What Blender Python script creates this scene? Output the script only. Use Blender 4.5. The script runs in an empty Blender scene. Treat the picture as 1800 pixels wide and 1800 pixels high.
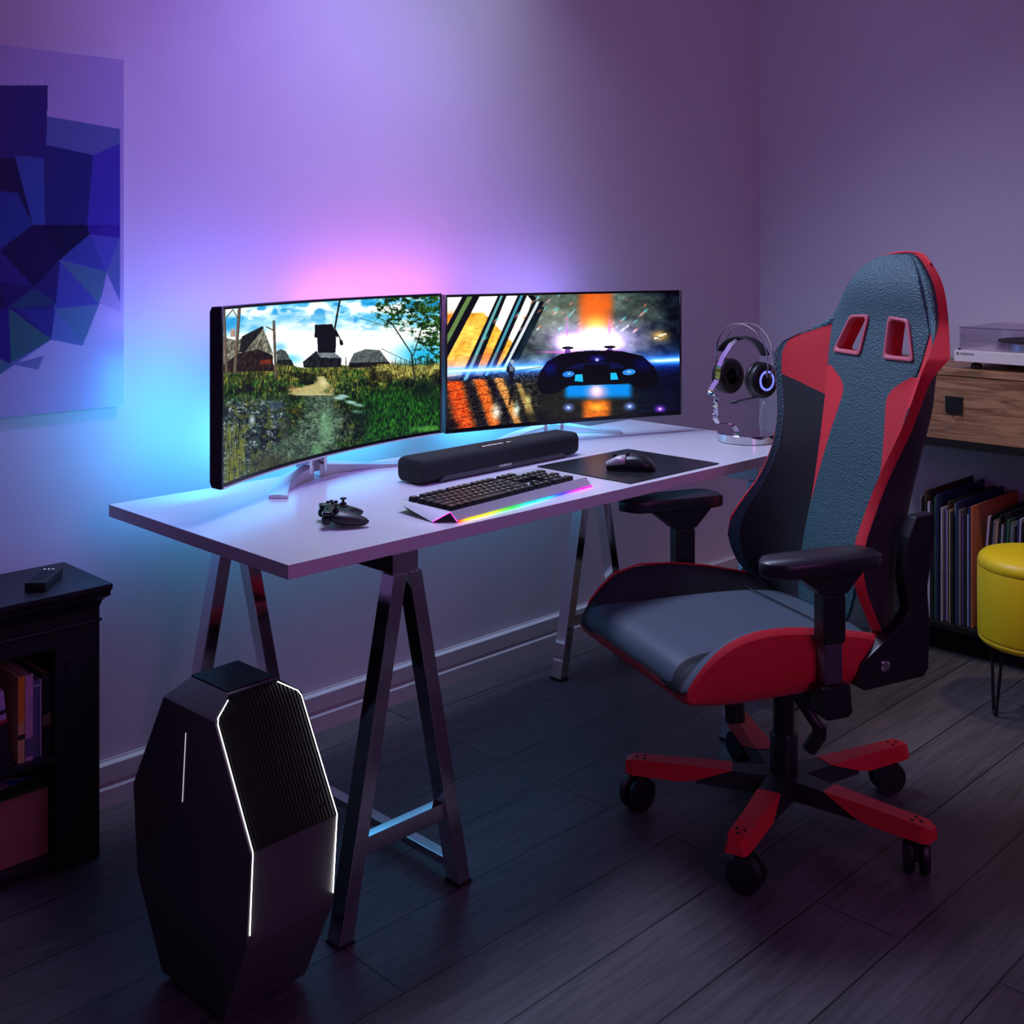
import bpy, bmesh, math, random
import numpy as np
from mathutils import Vector, Matrix
random.seed(7)
PI = math.pi
SC = bpy.context.scene
COL = SC.collection
R = math.radians

# ------------------------------------------------------------------ helpers
def lin(c):
    return tuple((x/12.92 if x <= .04045 else ((x+.055)/1.055)**2.4) for x in c)
def s255(r, g, b):
    return lin((r/255, g/255, b/255))

def mat(name, col, rough=.5, metal=0., noise=0., nscale=30., bump=0., bscale=200., spec=.5,
        emit=None, estr=0., coat=0., sheen=0., voronoi=False):
    m = bpy.data.materials.new(name); m.use_nodes = True
    nt = m.node_tree; N = nt.nodes; L = nt.links
    b = N['Principled BSDF']
    b.inputs['Base Color'].default_value = (*col, 1)
    b.inputs['Roughness'].default_value = rough
    b.inputs['Metallic'].default_value = metal
    b.inputs['Specular IOR Level'].default_value = spec
    if coat: b.inputs['Coat Weight'].default_value = coat; b.inputs['Coat Roughness'].default_value = .1
    if sheen: b.inputs['Sheen Weight'].default_value = sheen; b.inputs['Sheen Roughness'].default_value = .4
    tc = N.new('ShaderNodeTexCoord')
    if noise:
        n = N.new('ShaderNodeTexNoise'); n.inputs['Scale'].default_value = nscale; n.inputs['Detail'].default_value = 5
        L.new(tc.outputs['Object'], n.inputs['Vector'])
        mr = N.new('ShaderNodeMapRange'); mr.inputs[1].default_value = .3; mr.inputs[2].default_value = .7
        mr.inputs[3].default_value = 1-noise; mr.inputs[4].default_value = 1+noise
        L.new(n.outputs['Fac'], mr.inputs[0])
        vm = N.new('ShaderNodeVectorMath'); vm.operation = 'SCALE'; vm.inputs[0].default_value = col
        L.new(mr.outputs[0], vm.inputs['Scale']); L.new(vm.outputs[0], b.inputs['Base Color'])
    if bump:
        if voronoi:
            n2 = N.new('ShaderNodeTexVoronoi'); n2.inputs['Scale'].default_value = bscale; o = n2.outputs['Distance']
        else:
            n2 = N.new('ShaderNodeTexNoise'); n2.inputs['Scale'].default_value = bscale; n2.inputs['Detail'].default_value = 3; o = n2.outputs['Fac']
        L.new(tc.outputs['Object'], n2.inputs['Vector'])
        bp = N.new('ShaderNodeBump'); bp.inputs['Strength'].default_value = bump; bp.inputs['Distance'].default_value = .002
        L.new(o, bp.inputs['Height']); L.new(bp.outputs[0], b.inputs['Normal'])
    if emit:
        b.inputs['Emission Color'].default_value = (*emit, 1); b.inputs['Emission Strength'].default_value = estr
    return m

def attr_mat(name, emission=0., rough=.4, base=True, spec=.5):
    m = bpy.data.materials.new(name); m.use_nodes = True
    nt = m.node_tree; N = nt.nodes; L = nt.links; b = N['Principled BSDF']
    a = N.new('ShaderNodeAttribute'); a.attribute_name = 'picture'
    b.inputs['Roughness'].default_value = rough
    b.inputs['Specular IOR Level'].default_value = spec
    if emission:
        b.inputs['Base Color'].default_value = (.01, .01, .01, 1)
        L.new(a.outputs['Color'], b.inputs['Emission Color']); b.inputs['Emission Strength'].default_value = emission
    else:
        L.new(a.outputs['Color'], b.inputs['Base Color'])
    return m

def empty(name, loc=(0, 0, 0), rz=0.):
    o = bpy.data.objects.new(name, None); COL.objects.link(o)
    o.location = loc; o.rotation_euler = (0, 0, rz); o.empty_display_size = .05
    return o
def tag(o, label=None, cat=None, group=None, kind=None):
    if label: o['label'] = label
    if cat: o['category'] = cat
    if group: o['group'] = group
    if kind: o['kind'] = kind
    return o
def thing(name, label, cat, loc=(0, 0, 0), rz=0., group=None):
    return tag(empty(name, loc, rz), label, cat, group)

def link_mesh(name, me, mats, parent=None, smooth=True, ang=40):
    for m in (mats if isinstance(mats, (list, tuple)) else [mats]):
        me.materials.append(m)
    if smooth:
        me.shade_smooth(); me.set_sharp_from_angle(angle=R(ang))
    o = bpy.data.objects.new(name, me); COL.objects.link(o)
    if parent is not None: o.parent = parent
    return o

class MB:
    def __init__(s): s.bm = bmesh.new(); s.bevelled = False
    def box(s, x0, x1, y0, y1, z0, z1, M=None, bev=0., seg=2):
        r = bmesh.ops.create_cube(s.bm, size=1); vs = r['verts']
        for v in vs:
            v.co = Vector(((x0+x1)/2 + v.co.x*(x1-x0), (y0+y1)/2 + v.co.y*(y1-y0), (z0+z1)/2 + v.co.z*(z1-z0)))
        if bev:
            s.bevelled = True
            es = list({e for v in vs for e in v.link_edges})
            g = bmesh.ops.bevel(s.bm, geom=es, offset=bev, segments=seg, profile=.5, affect='EDGES')
            vs = list({v for f in g['faces'] for v in f.verts} | {v for v in vs if v.is_valid})
        if M is not None:
            for v in vs: v.co = M @ v.co
        return s
    def poly(s, pts, d, bev=0., seg=2, mi=0):
        """prism: closed outline pts (3-D) extruded along vector d"""
        d = Vector(d); n = len(pts)
        a = [s.bm.verts.new(Vector(p)) for p in pts]; b = [s.bm.verts.new(Vector(p)+d) for p in pts]
        fs = [s.bm.faces.new(a[::-1]), s.bm.faces.new(b)]
        for i in range(n): fs.append(s.bm.faces.new((a[i], a[(i+1) % n], b[(i+1) % n], b[i])))
        for f in fs: f.material_index = mi
        bmesh.ops.recalc_face_normals(s.bm, faces=fs)
        if bev:
            s.bevelled = True
            es = list({e for f in fs for e in f.edges})
            bmesh.ops.bevel(s.bm, geom=es, offset=bev, segments=seg, profile=.5, affect='EDGES')
        return s
    def tube(s, path, r, n=10, caps=True):
        path = [Vector(p) for p in path]; rings = []
        rr = r if isinstance(r, (list, tuple)) else [r]*len(path)
        up = None
        for i, p in enumerate(path):
            t = (path[min(i+1, len(path)-1)] - path[max(i-1, 0)]).normalized()
            if up is None:
                up = Vector((0, 0, 1)) if abs(t.z) < .9 else Vector((1, 0, 0))
            x = t.cross(up).normalized(); y = x.cross(t).normalized(); up = y
            rings.append([s.bm.verts.new(p + rr[i]*(math.cos(2*PI*k/n)*x + math.sin(2*PI*k/n)*y)) for k in range(n)])
        for a, b in zip(rings, rings[1:]):
            for k in range(n): s.bm.faces.new((a[k], a[(k+1) % n], b[(k+1) % n], b[k]))
        if caps: s.bm.faces.new(rings[0][::-1]); s.bm.faces.new(rings[-1])
        return s
    def ribbon(s, path, side, w, th):
        """flat strip swept along path; side[i] is the width direction"""
        rings = []
        for i, p in enumerate(path):
            p = Vector(p); t = (Vector(path[min(i+1, len(path)-1)]) - Vector(path[max(i-1, 0)])).normalized()
            sd = (side[i] if isinstance(side, list) else Vector(side)); sd = (sd - t*sd.dot(t)).normalized()
            n = t.cross(sd).normalized()
            rings.append([s.bm.verts.new(p + a*w/2*sd + b*th/2*n) for a, b in ((-1, -1), (1, -1), (1, 1), (-1, 1))])
        for a, b in zip(rings, rings[1:]):
            for k in range(4): s.bm.faces.new((a[k], a[(k+1) % 4], b[(k+1) % 4], b[k]))
        s.bm.faces.new(rings[0][::-1]); s.bm.faces.new(rings[-1])
        return s
    def lathe(s, prof, n=40, M=None, cap=True):
        rings = []
        for r, z in prof:
            rings.append([s.bm.verts.new((r*math.cos(2*PI*k/n), r*math.sin(2*PI*k/n), z)) for k in range(n)])
        for a, b in zip(rings, rings[1:]):
            for k in range(n): s.bm.faces.new((a[k], a[(k+1) % n], b[(k+1) % n], b[k]))
        if cap:
            s.bm.faces.new(rings[0][::-1]); s.bm.faces.new(rings[-1])
        if M is not None:
            for rg in rings:
                for v in rg: v.co = M @ v.co
        return s
    def grid(s, P, wrap=False, mi=None):
        V = [[s.bm.verts.new(Vector(p)) for p in row] for row in P]
        for i in range(len(V)-1):
            m = len(V[i])
            for j in range(m if wrap else m-1):
                f = s.bm.faces.new((V[i][j], V[i][(j+1) % m], V[i+1][(j+1) % m], V[i+1][j]))
                if mi is not None: f.material_index = mi(i, j)
        return V
    def mesh(s, name):
        me = bpy.data.meshes.new(name)
        bmesh.ops.recalc_face_normals(s.bm, faces=s.bm.faces[:])
        s.bm.to_mesh(me); s.bm.free(); return me
    def build(s, name, mats, parent=None, smooth=True, ang=40, sub=0, solid=0.):
        o = link_mesh(name, s.mesh(name), mats, parent, smooth, ang)
        if s.bevelled and smooth:
            wn = o.modifiers.new('w', 'WEIGHTED_NORMAL'); wn.keep_sharp = True; wn.weight = 100
        if solid:
            md = o.modifiers.new('s', 'SOLIDIFY'); md.thickness = solid; md.offset = -1
        if sub:
            md = o.modifiers.new('d', 'SUBSURF'); md.levels = sub; md.render_levels = sub
        return o

def text_mesh(name, body, size, M, m, parent, depth=.0003, spacing=1.):
    cu = bpy.data.curves.new(name, 'FONT'); cu.body = body; cu.size = size; cu.extrude = depth
    cu.align_x = 'LEFT'; cu.align_y = 'CENTER'; cu.space_character = spacing
    t = bpy.data.objects.new(name, cu); COL.objects.link(t)
    bpy.context.view_layer.update()
    me = bpy.data.meshes.new_from_object(t.evaluated_get(bpy.context.evaluated_depsgraph_get()))
    bpy.data.objects.remove(t); bpy.data.curves.remove(cu)
    me.transform(M); me.materials.clear()
    return link_mesh(name, me, m, parent, False)

def smoothstep(a, b, x):
    t = np.clip((x-a)/(b-a), 0, 1); return t*t*(3-2*t)
def vnoise(x, y, seed=0):
    """2-D value noise"""
    xi = np.floor(x).astype(np.int64); yi = np.floor(y).astype(np.int64); fx = x-xi; fy = y-yi
    fx = fx*fx*(3-2*fx); fy = fy*fy*(3-2*fy)
    def h(a, b):
        k = (a*374761393 + b*668265263 + seed*982451653) & 0x7fffffff
        k = ((k ^ (k >> 13))*1274126177) & 0x7fffffff
        return ((k ^ (k >> 16)) & 0xffff)/65535.
    return (h(xi, yi)*(1-fx)+h(xi+1, yi)*fx)*(1-fy)+(h(xi, yi+1)*(1-fx)+h(xi+1, yi+1)*fx)*fy
def fbm(x, y, seed=0, o=4):
    s = 0; a = .5; t = 0
    for i in range(o):
        s = s+a*vnoise(x*2**i, y*2**i, seed+i); t += a; a *= .55
    return s/t
class Paint:
    """flat picture painted on the vertices of a grid mesh; coordinates are free picture units"""
    def __init__(s, X, Y, col): s.X = X; s.Y = Y; s.c = np.empty(X.shape+(3,)); s.c[:] = np.array(col)/255.
    def blend(s, a, col):
        col = np.array(col, float)/255.; s.c += (col-s.c)*np.clip(a, 0, 1)[..., None]; return s
    def inside(s, pts):
        X, Y = s.X, s.Y; r = np.zeros(X.shape, bool); n = len(pts)
        for i in range(n):
            x1, y1 = pts[i]; x2, y2 = pts[(i+1) % n]
            if y1 == y2: continue
            c = ((y1 > Y) != (y2 > Y)) & (X < (x2-x1)*(Y-y1)/(y2-y1)+x1); r ^= c
        return r
    def poly(s, pts, col, a=1., tex=0., ts=8., seed=1):
        m = s.inside(pts).astype(float)*a
        s.blend(m, col)
        if tex:
            n = fbm((s.X+.5*s.Y)/(ts*1.1), s.Y/(ts*2.6), seed, 3)-.5; s.c += (m*n*tex)[..., None]*np.array([1.05, 1, .9])
        return s
    def line(s, x1, y1, x2, y2, w, col, a=1.):
        dx, dy = x2-x1, y2-y1; t = np.clip(((s.X-x1)*dx+(s.Y-y1)*dy)/(dx*dx+dy*dy), 0, 1)
        d = np.hypot(s.X-x1-t*dx, s.Y-y1-t*dy); return s.blend(a*np.clip(w/2-d+.5*2, 0, 1), col)
    def blob(s, x, y, rx, ry, col, a=1., soft=1., rot=0.):
        c, q = math.cos(rot), math.sin(rot); u = ((s.X-x)*c+(s.Y-y)*q)/rx; v = (-(s.X-x)*q+(s.Y-y)*c)/ry
        r = np.hypot(u, v); return s.blend(a*(1-smoothstep(1-soft, 1, r)), col)
    def ell(s, x, y, rx, ry, col, a=1., rot=0.): return s.blob(x, y, rx, ry, col, a, .08, rot)
    def glow(s, x, y, rx, ry, col, k=1.):
        r2 = ((s.X-x)/rx)**2+((s.Y-y)/ry)**2; s.c += np.exp(-r2)[..., None]*np.array(col)/255.*k; return s

def picture_mesh(name, P, colors, m, parent, smooth=True):
    """P: (h,w,3) world/local points, colors (h,w,3) sRGB 0..1"""
    h, w = P.shape[:2]
    me = bpy.data.meshes.new(name)
    idx = np.arange(h*w).reshape(h, w)
    q = np.stack([idx[:-1, :-1], idx[:-1, 1:], idx[1:, 1:], idx[1:, :-1]], -1).reshape(-1, 4)
    me.from_pydata(P.reshape(-1, 3).tolist(), [], q.tolist())
    ca = me.color_attributes.new('picture', 'FLOAT_COLOR', 'POINT')
    c = np.clip(colors, 0, 1.5); c = np.where(c <= .04045, c/12.92, ((np.maximum(c, 0)+.055)/1.055)**2.4)
    ca.data.foreach_set('color', np.concatenate([c, np.ones((h, w, 1))], -1).astype(np.float32).ravel())
    return link_mesh(name, me, m, parent, smooth)

# ------------------------------------------------------------------ materials
M = {}
M['wall'] = mat('wall_paint', (.74, .71, .75), .9, noise=.02, nscale=3, bump=.05, bscale=120)
M['base'] = mat('baseboard_paint', (.62, .57, .58), .5, noise=.04, nscale=40)
M['white'] = mat('desk_laminate', (.80, .79, .82), .22, noise=.015, nscale=6, bump=.01, bscale=60)
M['chrome'] = mat('chrome', (.72, .72, .74), .06, 1., noise=.01)
M['steel'] = mat('brushed_steel', (.62, .62, .66), .22, 1., noise=.04, nscale=60)
M['silver'] = mat('silver_plastic', (.78, .78, .82), .30, .45, noise=.03, nscale=80)
M['black'] = mat('black_plastic', (.012, .012, .014), .38, noise=.1, nscale=60)
M['blackgloss'] = mat('black_gloss', (.010, .010, .012), .16, noise=.1, nscale=60)
M['matteblack'] = mat('matte_black', (.010, .011, .012), .65, noise=.1, nscale=90, bump=.1, bscale=500)
M['mesh'] = mat('speaker_cloth', (.012, .016, .016), .8, noise=.1, nscale=300, bump=.5, bscale=900, voronoi=True)
M['pad'] = mat('mouse_mat', (.016, .017, .020), .30, noise=.1, nscale=200)
M['teal'] = mat('slate_upholstery', (.040, .112, .128), .50, noise=.12, nscale=180, bump=.9, bscale=230, voronoi=True)
M['darkpanel'] = mat('dark_inner_panel', (.020, .024, .029), .75, noise=.08, nscale=120, bump=.3, bscale=400, voronoi=True)  # darker tone than the slate, for the inner side panels
M['tealseat'] = mat('slate_seat_upholstery', (.080, .105, .135), .50, noise=.05, nscale=180, bump=.15, bscale=500, voronoi=True)
M['red'] = mat('red_fabric', (.78, .016, .030), .62, noise=.25, nscale=420, bump=.5, bscale=700, sheen=.15)
M['redplastic'] = mat('red_plastic', (.82, .018, .034), .4, noise=.04)
M['pinkplastic'] = mat('hole_frame_plastic', (.62, .14, .17), .4, noise=.03)
M['darkside'] = mat('black_upholstery', (.022, .017, .024), .6, noise=.1, nscale=60, bump=.2, bscale=400)
M['bookcase'] = mat('black_stained_wood', (.012, .014, .016), .45, noise=.2, nscale=12, bump=.1, bscale=80)
M['yellow'] = mat('yellow_vinyl', (.86, .64, .008), .42, noise=.03, nscale=30)
M['blackmetal'] = mat('black_metal', (.012, .012, .012), .45, .3, noise=.1)
M['wite'] = mat('white_lacquer', (.78, .77, .80), .3, noise=.01)
M['ledwhite'] = mat('white_led', (.8, .8, .8), .4, emit=(1, .98, 1), estr=5.)
M['ledblue'] = mat('blue_led', (.2, .25, .8), .4, emit=(.20, .24, 1), estr=1.1)
M['inkwhite'] = mat('glowing_ink', (.75, .75, .78), .5, emit=(.8, .8, .85), estr=.25)  # white print and marks, with a faint glow put into the colour
M['ink'] = mat('dark_ink', (.02, .02, .05), .5)

def wood_mat(name, c1, c2, scale=(1, 8, 8), rough=.5):
    m = bpy.data.materials.new(name); m.use_nodes = True; N = m.node_tree.nodes; L = m.node_tree.links; b = N['Principled BSDF']
    tc = N.new('ShaderNodeTexCoord'); mp = N.new('ShaderNodeMapping'); mp.inputs['Scale'].default_value = scale
    n = N.new('ShaderNodeTexNoise'); n.inputs['Scale'].default_value = 3; n.inputs['Detail'].default_value = 6; n.inputs['Distortion'].default_value = 1.2
    cr = N.new('ShaderNodeValToRGB'); cr.color_ramp.elements[0].position = .36; cr.color_ramp.elements[1].position = .62
    cr.color_ramp.elements[0].color = (*c1, 1); cr.color_ramp.elements[1].color = (*c2, 1)
    L.new(tc.outputs['Object'], mp.inputs[0]); L.new(mp.outputs[0], n.inputs['Vector']); L.new(n.outputs['Fac'], cr.inputs[0])
    L.new(cr.outputs[0], b.inputs['Base Color']); b.inputs['Roughness'].default_value = rough
    bp = N.new('ShaderNodeBump'); bp.inputs['Strength'].default_value = .15; bp.inputs['Distance'].default_value = .002
    L.new(n.outputs['Fac'], bp.inputs['Height']); L.new(bp.outputs[0], b.inputs['Normal'])
    return m
M['oak'] = wood_mat('oak_veneer', (.20, .095, .045), (.44, .25, .13), (12, 1.6, 22))
def floor_mat():
    m = bpy.data.materials.new('dark_floorboards'); m.use_nodes = True; N = m.node_tree.nodes; L = m.node_tree.links; b = N['Principled BSDF']
    tc = N.new('ShaderNodeTexCoord')
    br = N.new('ShaderNodeTexBrick'); br.inputs['Scale'].default_value = 1
    br.inputs['Brick Width'].default_value = 2.1; br.inputs['Row Height'].default_value = .184
    br.inputs['Mortar Size'].default_value = .0022; br.inputs['Mortar Smooth'].default_value = .2; br.offset = .37
    br.inputs['Color1'].default_value = (.088, .078, .084, 1); br.inputs['Color2'].default_value = (.116, .102, .108, 1)
    br.inputs['Mortar'].default_value = (.012, .011, .012, 1)
    mp = N.new('ShaderNodeMapping'); mp.inputs['Location'].default_value = (0, -.12, 0)
    L.new(tc.outputs['Object'], mp.inputs[0]); L.new(mp.outputs[0], br.inputs['Vector'])
    m2 = N.new('ShaderNodeMapping'); m2.inputs['Scale'].default_value = (1.2, 18, 1)
    n = N.new('ShaderNodeTexNoise'); n.inputs['Scale'].default_value = 4; n.inputs['Detail'].default_value = 8; n.inputs['Distortion'].default_value = .8
    L.new(tc.outputs['Object'], m2.inputs[0]); L.new(m2.outputs[0], n.inputs['Vector'])
    mr = N.new('ShaderNodeMapRange'); mr.inputs[1].default_value = .3; mr.inputs[2].default_value = .7; mr.inputs[3].default_value = .6; mr.inputs[4].default_value = 1.2
    L.new(n.outputs['Fac'], mr.inputs[0])
    vm = N.new('ShaderNodeVectorMath'); vm.operation = 'SCALE'; L.new(br.outputs['Color'], vm.inputs[0]); L.new(mr.outputs[0], vm.inputs['Scale'])
    L.new(vm.outputs[0], b.inputs['Base Color']); b.inputs['Roughness'].default_value = .42
    bp = N.new('ShaderNodeBump'); bp.inputs['Strength'].default_value = .35; bp.inputs['Distance'].default_value = .002
    ad = N.new('ShaderNodeMath'); ad.operation = 'SUBTRACT'; L.new(n.outputs['Fac'], ad.inputs[0]); L.new(br.outputs['Fac'], ad.inputs[1])
    L.new(ad.outputs[0], bp.inputs['Height']); L.new(bp.outputs[0], b.inputs['Normal'])
    return m
M['floor'] = floor_mat()
def clear_mat():
    m = bpy.data.materials.new('clear_acrylic'); m.use_nodes = True; N = m.node_tree.nodes; L = m.node_tree.links
    out = N['Material Output']; N.remove(N['Principled BSDF'])
    t = N.new('ShaderNodeBsdfTransparent'); t.inputs[0].default_value = (.93, .90, .95, 1)
    g = N.new('ShaderNodeBsdfGlossy'); g.inputs['Roughness'].default_value = .04
    f = N.new('ShaderNodeLayerWeight'); f.inputs[0].default_value = .12
    mx = N.new('ShaderNodeMixShader'); L.new(f.outputs[1], mx.inputs[0]); L.new(t.outputs[0], mx.inputs[1]); L.new(g.outputs[0], mx.inputs[2])
    L.new(mx.outputs[0], out.inputs[0]); return m
M['clear'] = clear_mat()

# ------------------------------------------------------------------ room
YW, XW = 2.639, 4.076          # back wall and right wall planes
def struct(name, mb, m): return tag(mb.build(name, m, None, False), kind='structure')
struct('floor', MB().box(-3.0, XW, -3.0, YW, -.05, 0), M['floor'])
struct('wall_back', MB().box(-3.0, XW+.1, YW, YW+.1, 0, 2.7), M['wall'])
struct('wall_right', MB().box(XW, XW+.1, -3.0, YW, 0, 2.7), M['wall'])
struct('ceiling', MB().box(-3.0, XW+.1, -3.0, YW+.1, 2.7, 2.8), M['wall'])
bprof = [(0, 0), (.018, 0), (.018, .042), (.015, .046), (.0125, .050), (.0125, .055), (.015, .058), (.0145, .098), (.011, .101), (.0035, .1035), (.003, .107), (0, .1075)]
struct('baseboard_back', MB().poly([(-3, YW-p, z) for p, z in bprof], (XW+3, 0, 0)), M['base'])
struct('baseboard_right', MB().poly([(XW-p, -3, z) for p, z in bprof], (0, YW+3-.018, 0)), M['base'])

# ------------------------------------------------------------------ desk and trestles
TZ = .75
t = thing('desk_tabletop', 'long white laminate desk top laid across two chrome trestles', 'desk', (2.129, 2.1355, TZ))
MB().box(-.9265, .9265, -.3555, .3555, -.028, -.0004, bev=.0012).build('board', M['white'], t, ang=60)
def trestle(x, label):
    t = thing('trestle', label, 'trestle', (x, 2.13, 0), 0, 'chrome trestles under the desk')
    yb, yf = .29, -.335
    zt = TZ-.0285
    MB().box(-.033, .033, yf-.012, yb+.012, zt-.040, zt, bev=.002).build('beam', M['chrome'], t)
    for y in (yf, yb):
        for sx in (-1, 1):
            a, b = sx*.019, sx*.152
            h = .0165; z0, z1 = .006, zt-.040
            e = 0*sx
            pts = [(a-h, y-.02, z1), (a+h, y-.02, z1), (b+h, y-.02, z0), (b-h, y-.02, z0)]
            MB().poly(pts, (0, .04, 0), bev=.0015).build('leg', M['chrome'], t)
        f = lambda z: .019+(.152-.019)*(zt-.04-z)/(zt-.046)
        zc = .168
        MB().box(-f(zc)+.012, f(zc)-.012, y-.012, y+.012, zc-.017, zc+.017, bev=.0015).build('crossbar', M['chrome'], t)
        for sx in (-1, 1):
            MB().box(sx*.152-.019, sx*.152+.019, y-.021, y+.021, 0, .006).build('foot_pad', M['black'], t)
    MB().box(.138, .166, yf+.02, yb-.02, .026, .044, bev=.0015).build('stretcher', M['chrome'], t)
    return t
trestle(1.483, 'polished chrome A-frame trestle standing behind the black computer tower')
trestle(2.779, 'polished chrome A-frame trestle partly hidden behind the gaming chair seat')

# ------------------------------------------------------------------ monitors
def screen_grid(n, m, k):
    T, V = np.meshgrid(np.linspace(0, 1, n), np.linspace(0, 1, m))
    return T, V, T*k/((1-T)+T*k)      # the last: how far across the picture a point sits

def paint_village(n=600, m=360):
    T, V, p = screen_grid(n, m, 1.306)
    X = 110+1605*p; yt = 262-77*p; yb = np.interp(X, [110, 620, 870, 1200, 1715], [1590, 1460, 1385, 1300, 1205])
    Y = yt+V*(yb-yt)
    q = Paint(X, Y, (246, 255, 255))
    # sky
    c = fbm(X/190, Y/95, 3); b = smoothstep(.42, .62, c)
    top = 1-smoothstep(250, 480, Y-60*(X > 1200))
    q.blend(b*np.clip(top+.05, 0, 1)*.95, (90, 190, 232))
    q.blend(smoothstep(.5, .7, fbm(X/120, Y/60, 8))*top*.8, (20, 140, 205))
    q.blob(180, 380, 200, 120, (40, 150, 215), .8); q.blob(640, 560, 90, 60, (70, 170, 220), .6); q.blob(700, 330, 260, 90, (60, 165, 220), .55)
    q.blob(1640, 630, 260, 150, (40, 185, 235), .95); q.blob(720, 650, 160, 60, (70, 190, 230), .7); q.blob(430, 420, 160, 60, (60, 160, 215), .6)
    n1 = fbm(X/26, Y/40, 5); n2 = fbm(X/7, Y/16, 6); n3 = fbm(X/11, Y/9, 9)
    # far houses
    q.poly([(612, 590), (650, 575), (690, 590), (750, 690), (615, 700)], (88, 96, 92), tex=.35)
    q.poly([(615, 655), (735, 655), (765, 715), (620, 720)], (38, 44, 42), tex=.3)
    q.poly([(1200, 610), (1280, 580), (1370, 590), (1430, 690), (1165, 690)], (98, 106, 104), tex=.35, ts=6)
    q.poly([(1170, 680), (1430, 680), (1440, 720), (1160, 720)], (34, 38, 34), tex=.3)
    for i in range(26):
        xx = 1440+10.5*i; q.poly([(xx, 720), (xx+5, 655+18*math.sin(i*2.3)), (xx+12, 720)], (26, 66, 44))
    # grass
    hz = 700+10*np.sin(X/60)+26*(fbm(X/40, X*0, 2)-.5)
    g = smoothstep(-6, 10, Y-hz)
    mid = np.clip((Y-700)/500, 0, 1)
    q.blend(g, (96, 100, 40)); q.blend(g*smoothstep(.05, .35, mid), (52, 82, 34)); q.blend(g*smoothstep(.5, 1, mid), (44, 62, 46))
    q.blend(g*smoothstep(.5, .75, n1)*.75, (150, 140, 52)); q.blend(g*smoothstep(.55, .7, fbm(X/60, Y/30, 21))*.8, (40, 96, 30))
    q.blend(g*(X > 1350)*(1-smoothstep(760, 860, Y))*.55, (196, 178, 92))
    q.c += (g*(n2-.5)*.8)[..., None]*np.array([.9, 1, .6]); q.c += (g*(fbm(X/5, Y/24, 77)-.5)*.5)[..., None]*np.array([.8, 1, .4])
    lum = q.c.mean(-1, keepdims=True); q.c += (lum-q.c)*.22*g[..., None]; q.c -= (g*smoothstep(740, 1000, Y)*.05)[..., None]
    q.c *= (1-.42*g*smoothstep(.46, .66, fbm(X/95, Y/55, 91, 3))*(Y > 745))[..., None]
    # rocky bank, left below
    rk = g*smoothstep(900, 1000, Y+40*(n1-.5))*(1-smoothstep(640, 760, X+60*(n1-.5)))
    q.blend(rk*.8, (70, 86, 88)); q.blend(rk*smoothstep(.58, .7, fbm(X/36, Y/26, 14)), (30, 38, 40))
    q.blend(rk*smoothstep(.56, .74, fbm(X/20, Y/13, 19)), (150, 164, 168)); q.blend(rk*smoothstep(.66, .8, fbm(X/26, Y/18, 29))*.9, (196, 206, 210)); q.blend(rk*smoothstep(.5, .7, fbm(X/70, Y/50, 93))*.6, (24, 32, 34)); q.blend(rk*smoothstep(.5, .7, fbm(X/50, Y/40, 17))*.7, (104, 112, 52))
    q.blob(395, 1110, 46, 60, (206, 220, 226), .8); q.ell(600, 1005, 62, 34, (74, 88, 104), .8); q.blob(1590, 1060, 90, 50, (70, 90, 84), .5)
    q.blend(g*(X < 330)*smoothstep(1080, 1200, Y)*smoothstep(.45, .6, fbm(X/8, Y/90, 30))*.8, (136, 140, 70))
    # path
    def trail(pts, col, a, soft=.55, ns=.5):
        ys = [p[0] for p in pts]; xc = np.interp(Y, ys, [p[1] for p in pts]); hw = np.interp(Y, ys, [p[2] for p in pts])
        r = np.abs(X-xc+(fbm(X/40, Y/25, 37)-.5)*hw*ns*2)/hw; m = (1-smoothstep(1-soft, 1.1, r))*((Y > ys[0]) & (Y < ys[-1]))*a
        q.blend(m, col); return m
    pt = trail([(905, 900, 190), (960, 960, 150), (1060, 985, 190), (1180, 960, 240), (1300, 850, 300), (1600, 560, 420)], (84, 100, 86), .92)
    q.c += (pt*(fbm(X/11, Y/8, 33)-.5)*.6)[..., None]
    q.blend(pt*smoothstep(.5, .68, fbm(X/30, Y/40, 34))*.6, (128, 160, 130)); q.blend(pt*smoothstep(.56, .7, fbm(X/24, Y/16, 38))*.7, (44, 54, 48))
    q.blob(1000, 1160, 90, 230, (150, 206, 160), .55); q.blob(930, 1330, 80, 90, (120, 180, 130), .5); q.blob(560, 1450, 280, 130, (70, 66, 42), .65); q.blob(700, 1180, 90, 160, (52, 62, 52), .6)
    trail([(782, 965, 30), (830, 985, 55), (880, 900, 170), (925, 880, 190)], (206, 192, 140), .85, .5); q.blob(760, 870, 80, 34, (206, 160, 110), .6); q.blob(985, 830, 46, 50, (232, 222, 178), .7)
    for x, y in ((1130, 930), (1180, 975), (1240, 1000), (1230, 1050), (1100, 945)): q.blob(x, y, 62, 20, (170, 206, 206), .9, .8, .15)
    # bushes, right
    rg = g*smoothstep(1180, 1330, X+120*(n1-.5))*smoothstep(840, 960, Y)
    q.blend(rg*.9, (36, 84, 30)); q.c += (rg*(fbm(X/7, Y/20, 41)-.5)*.7)[..., None]*np.array([.7, 1, .5])
    q.blob(1250, 1090, 130, 110, (30, 52, 40), .7); q.blob(1640, 900, 130, 150, (30, 46, 38), .75); q.blob(1640, 1195, 130, 40, (120, 180, 96), .7)
    # large thatched house, left
    q.poly([(110, 470), (260, 500), (490, 400), (585, 610), (450, 640), (110, 690)], (122, 122, 108), tex=.75, ts=9)
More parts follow.
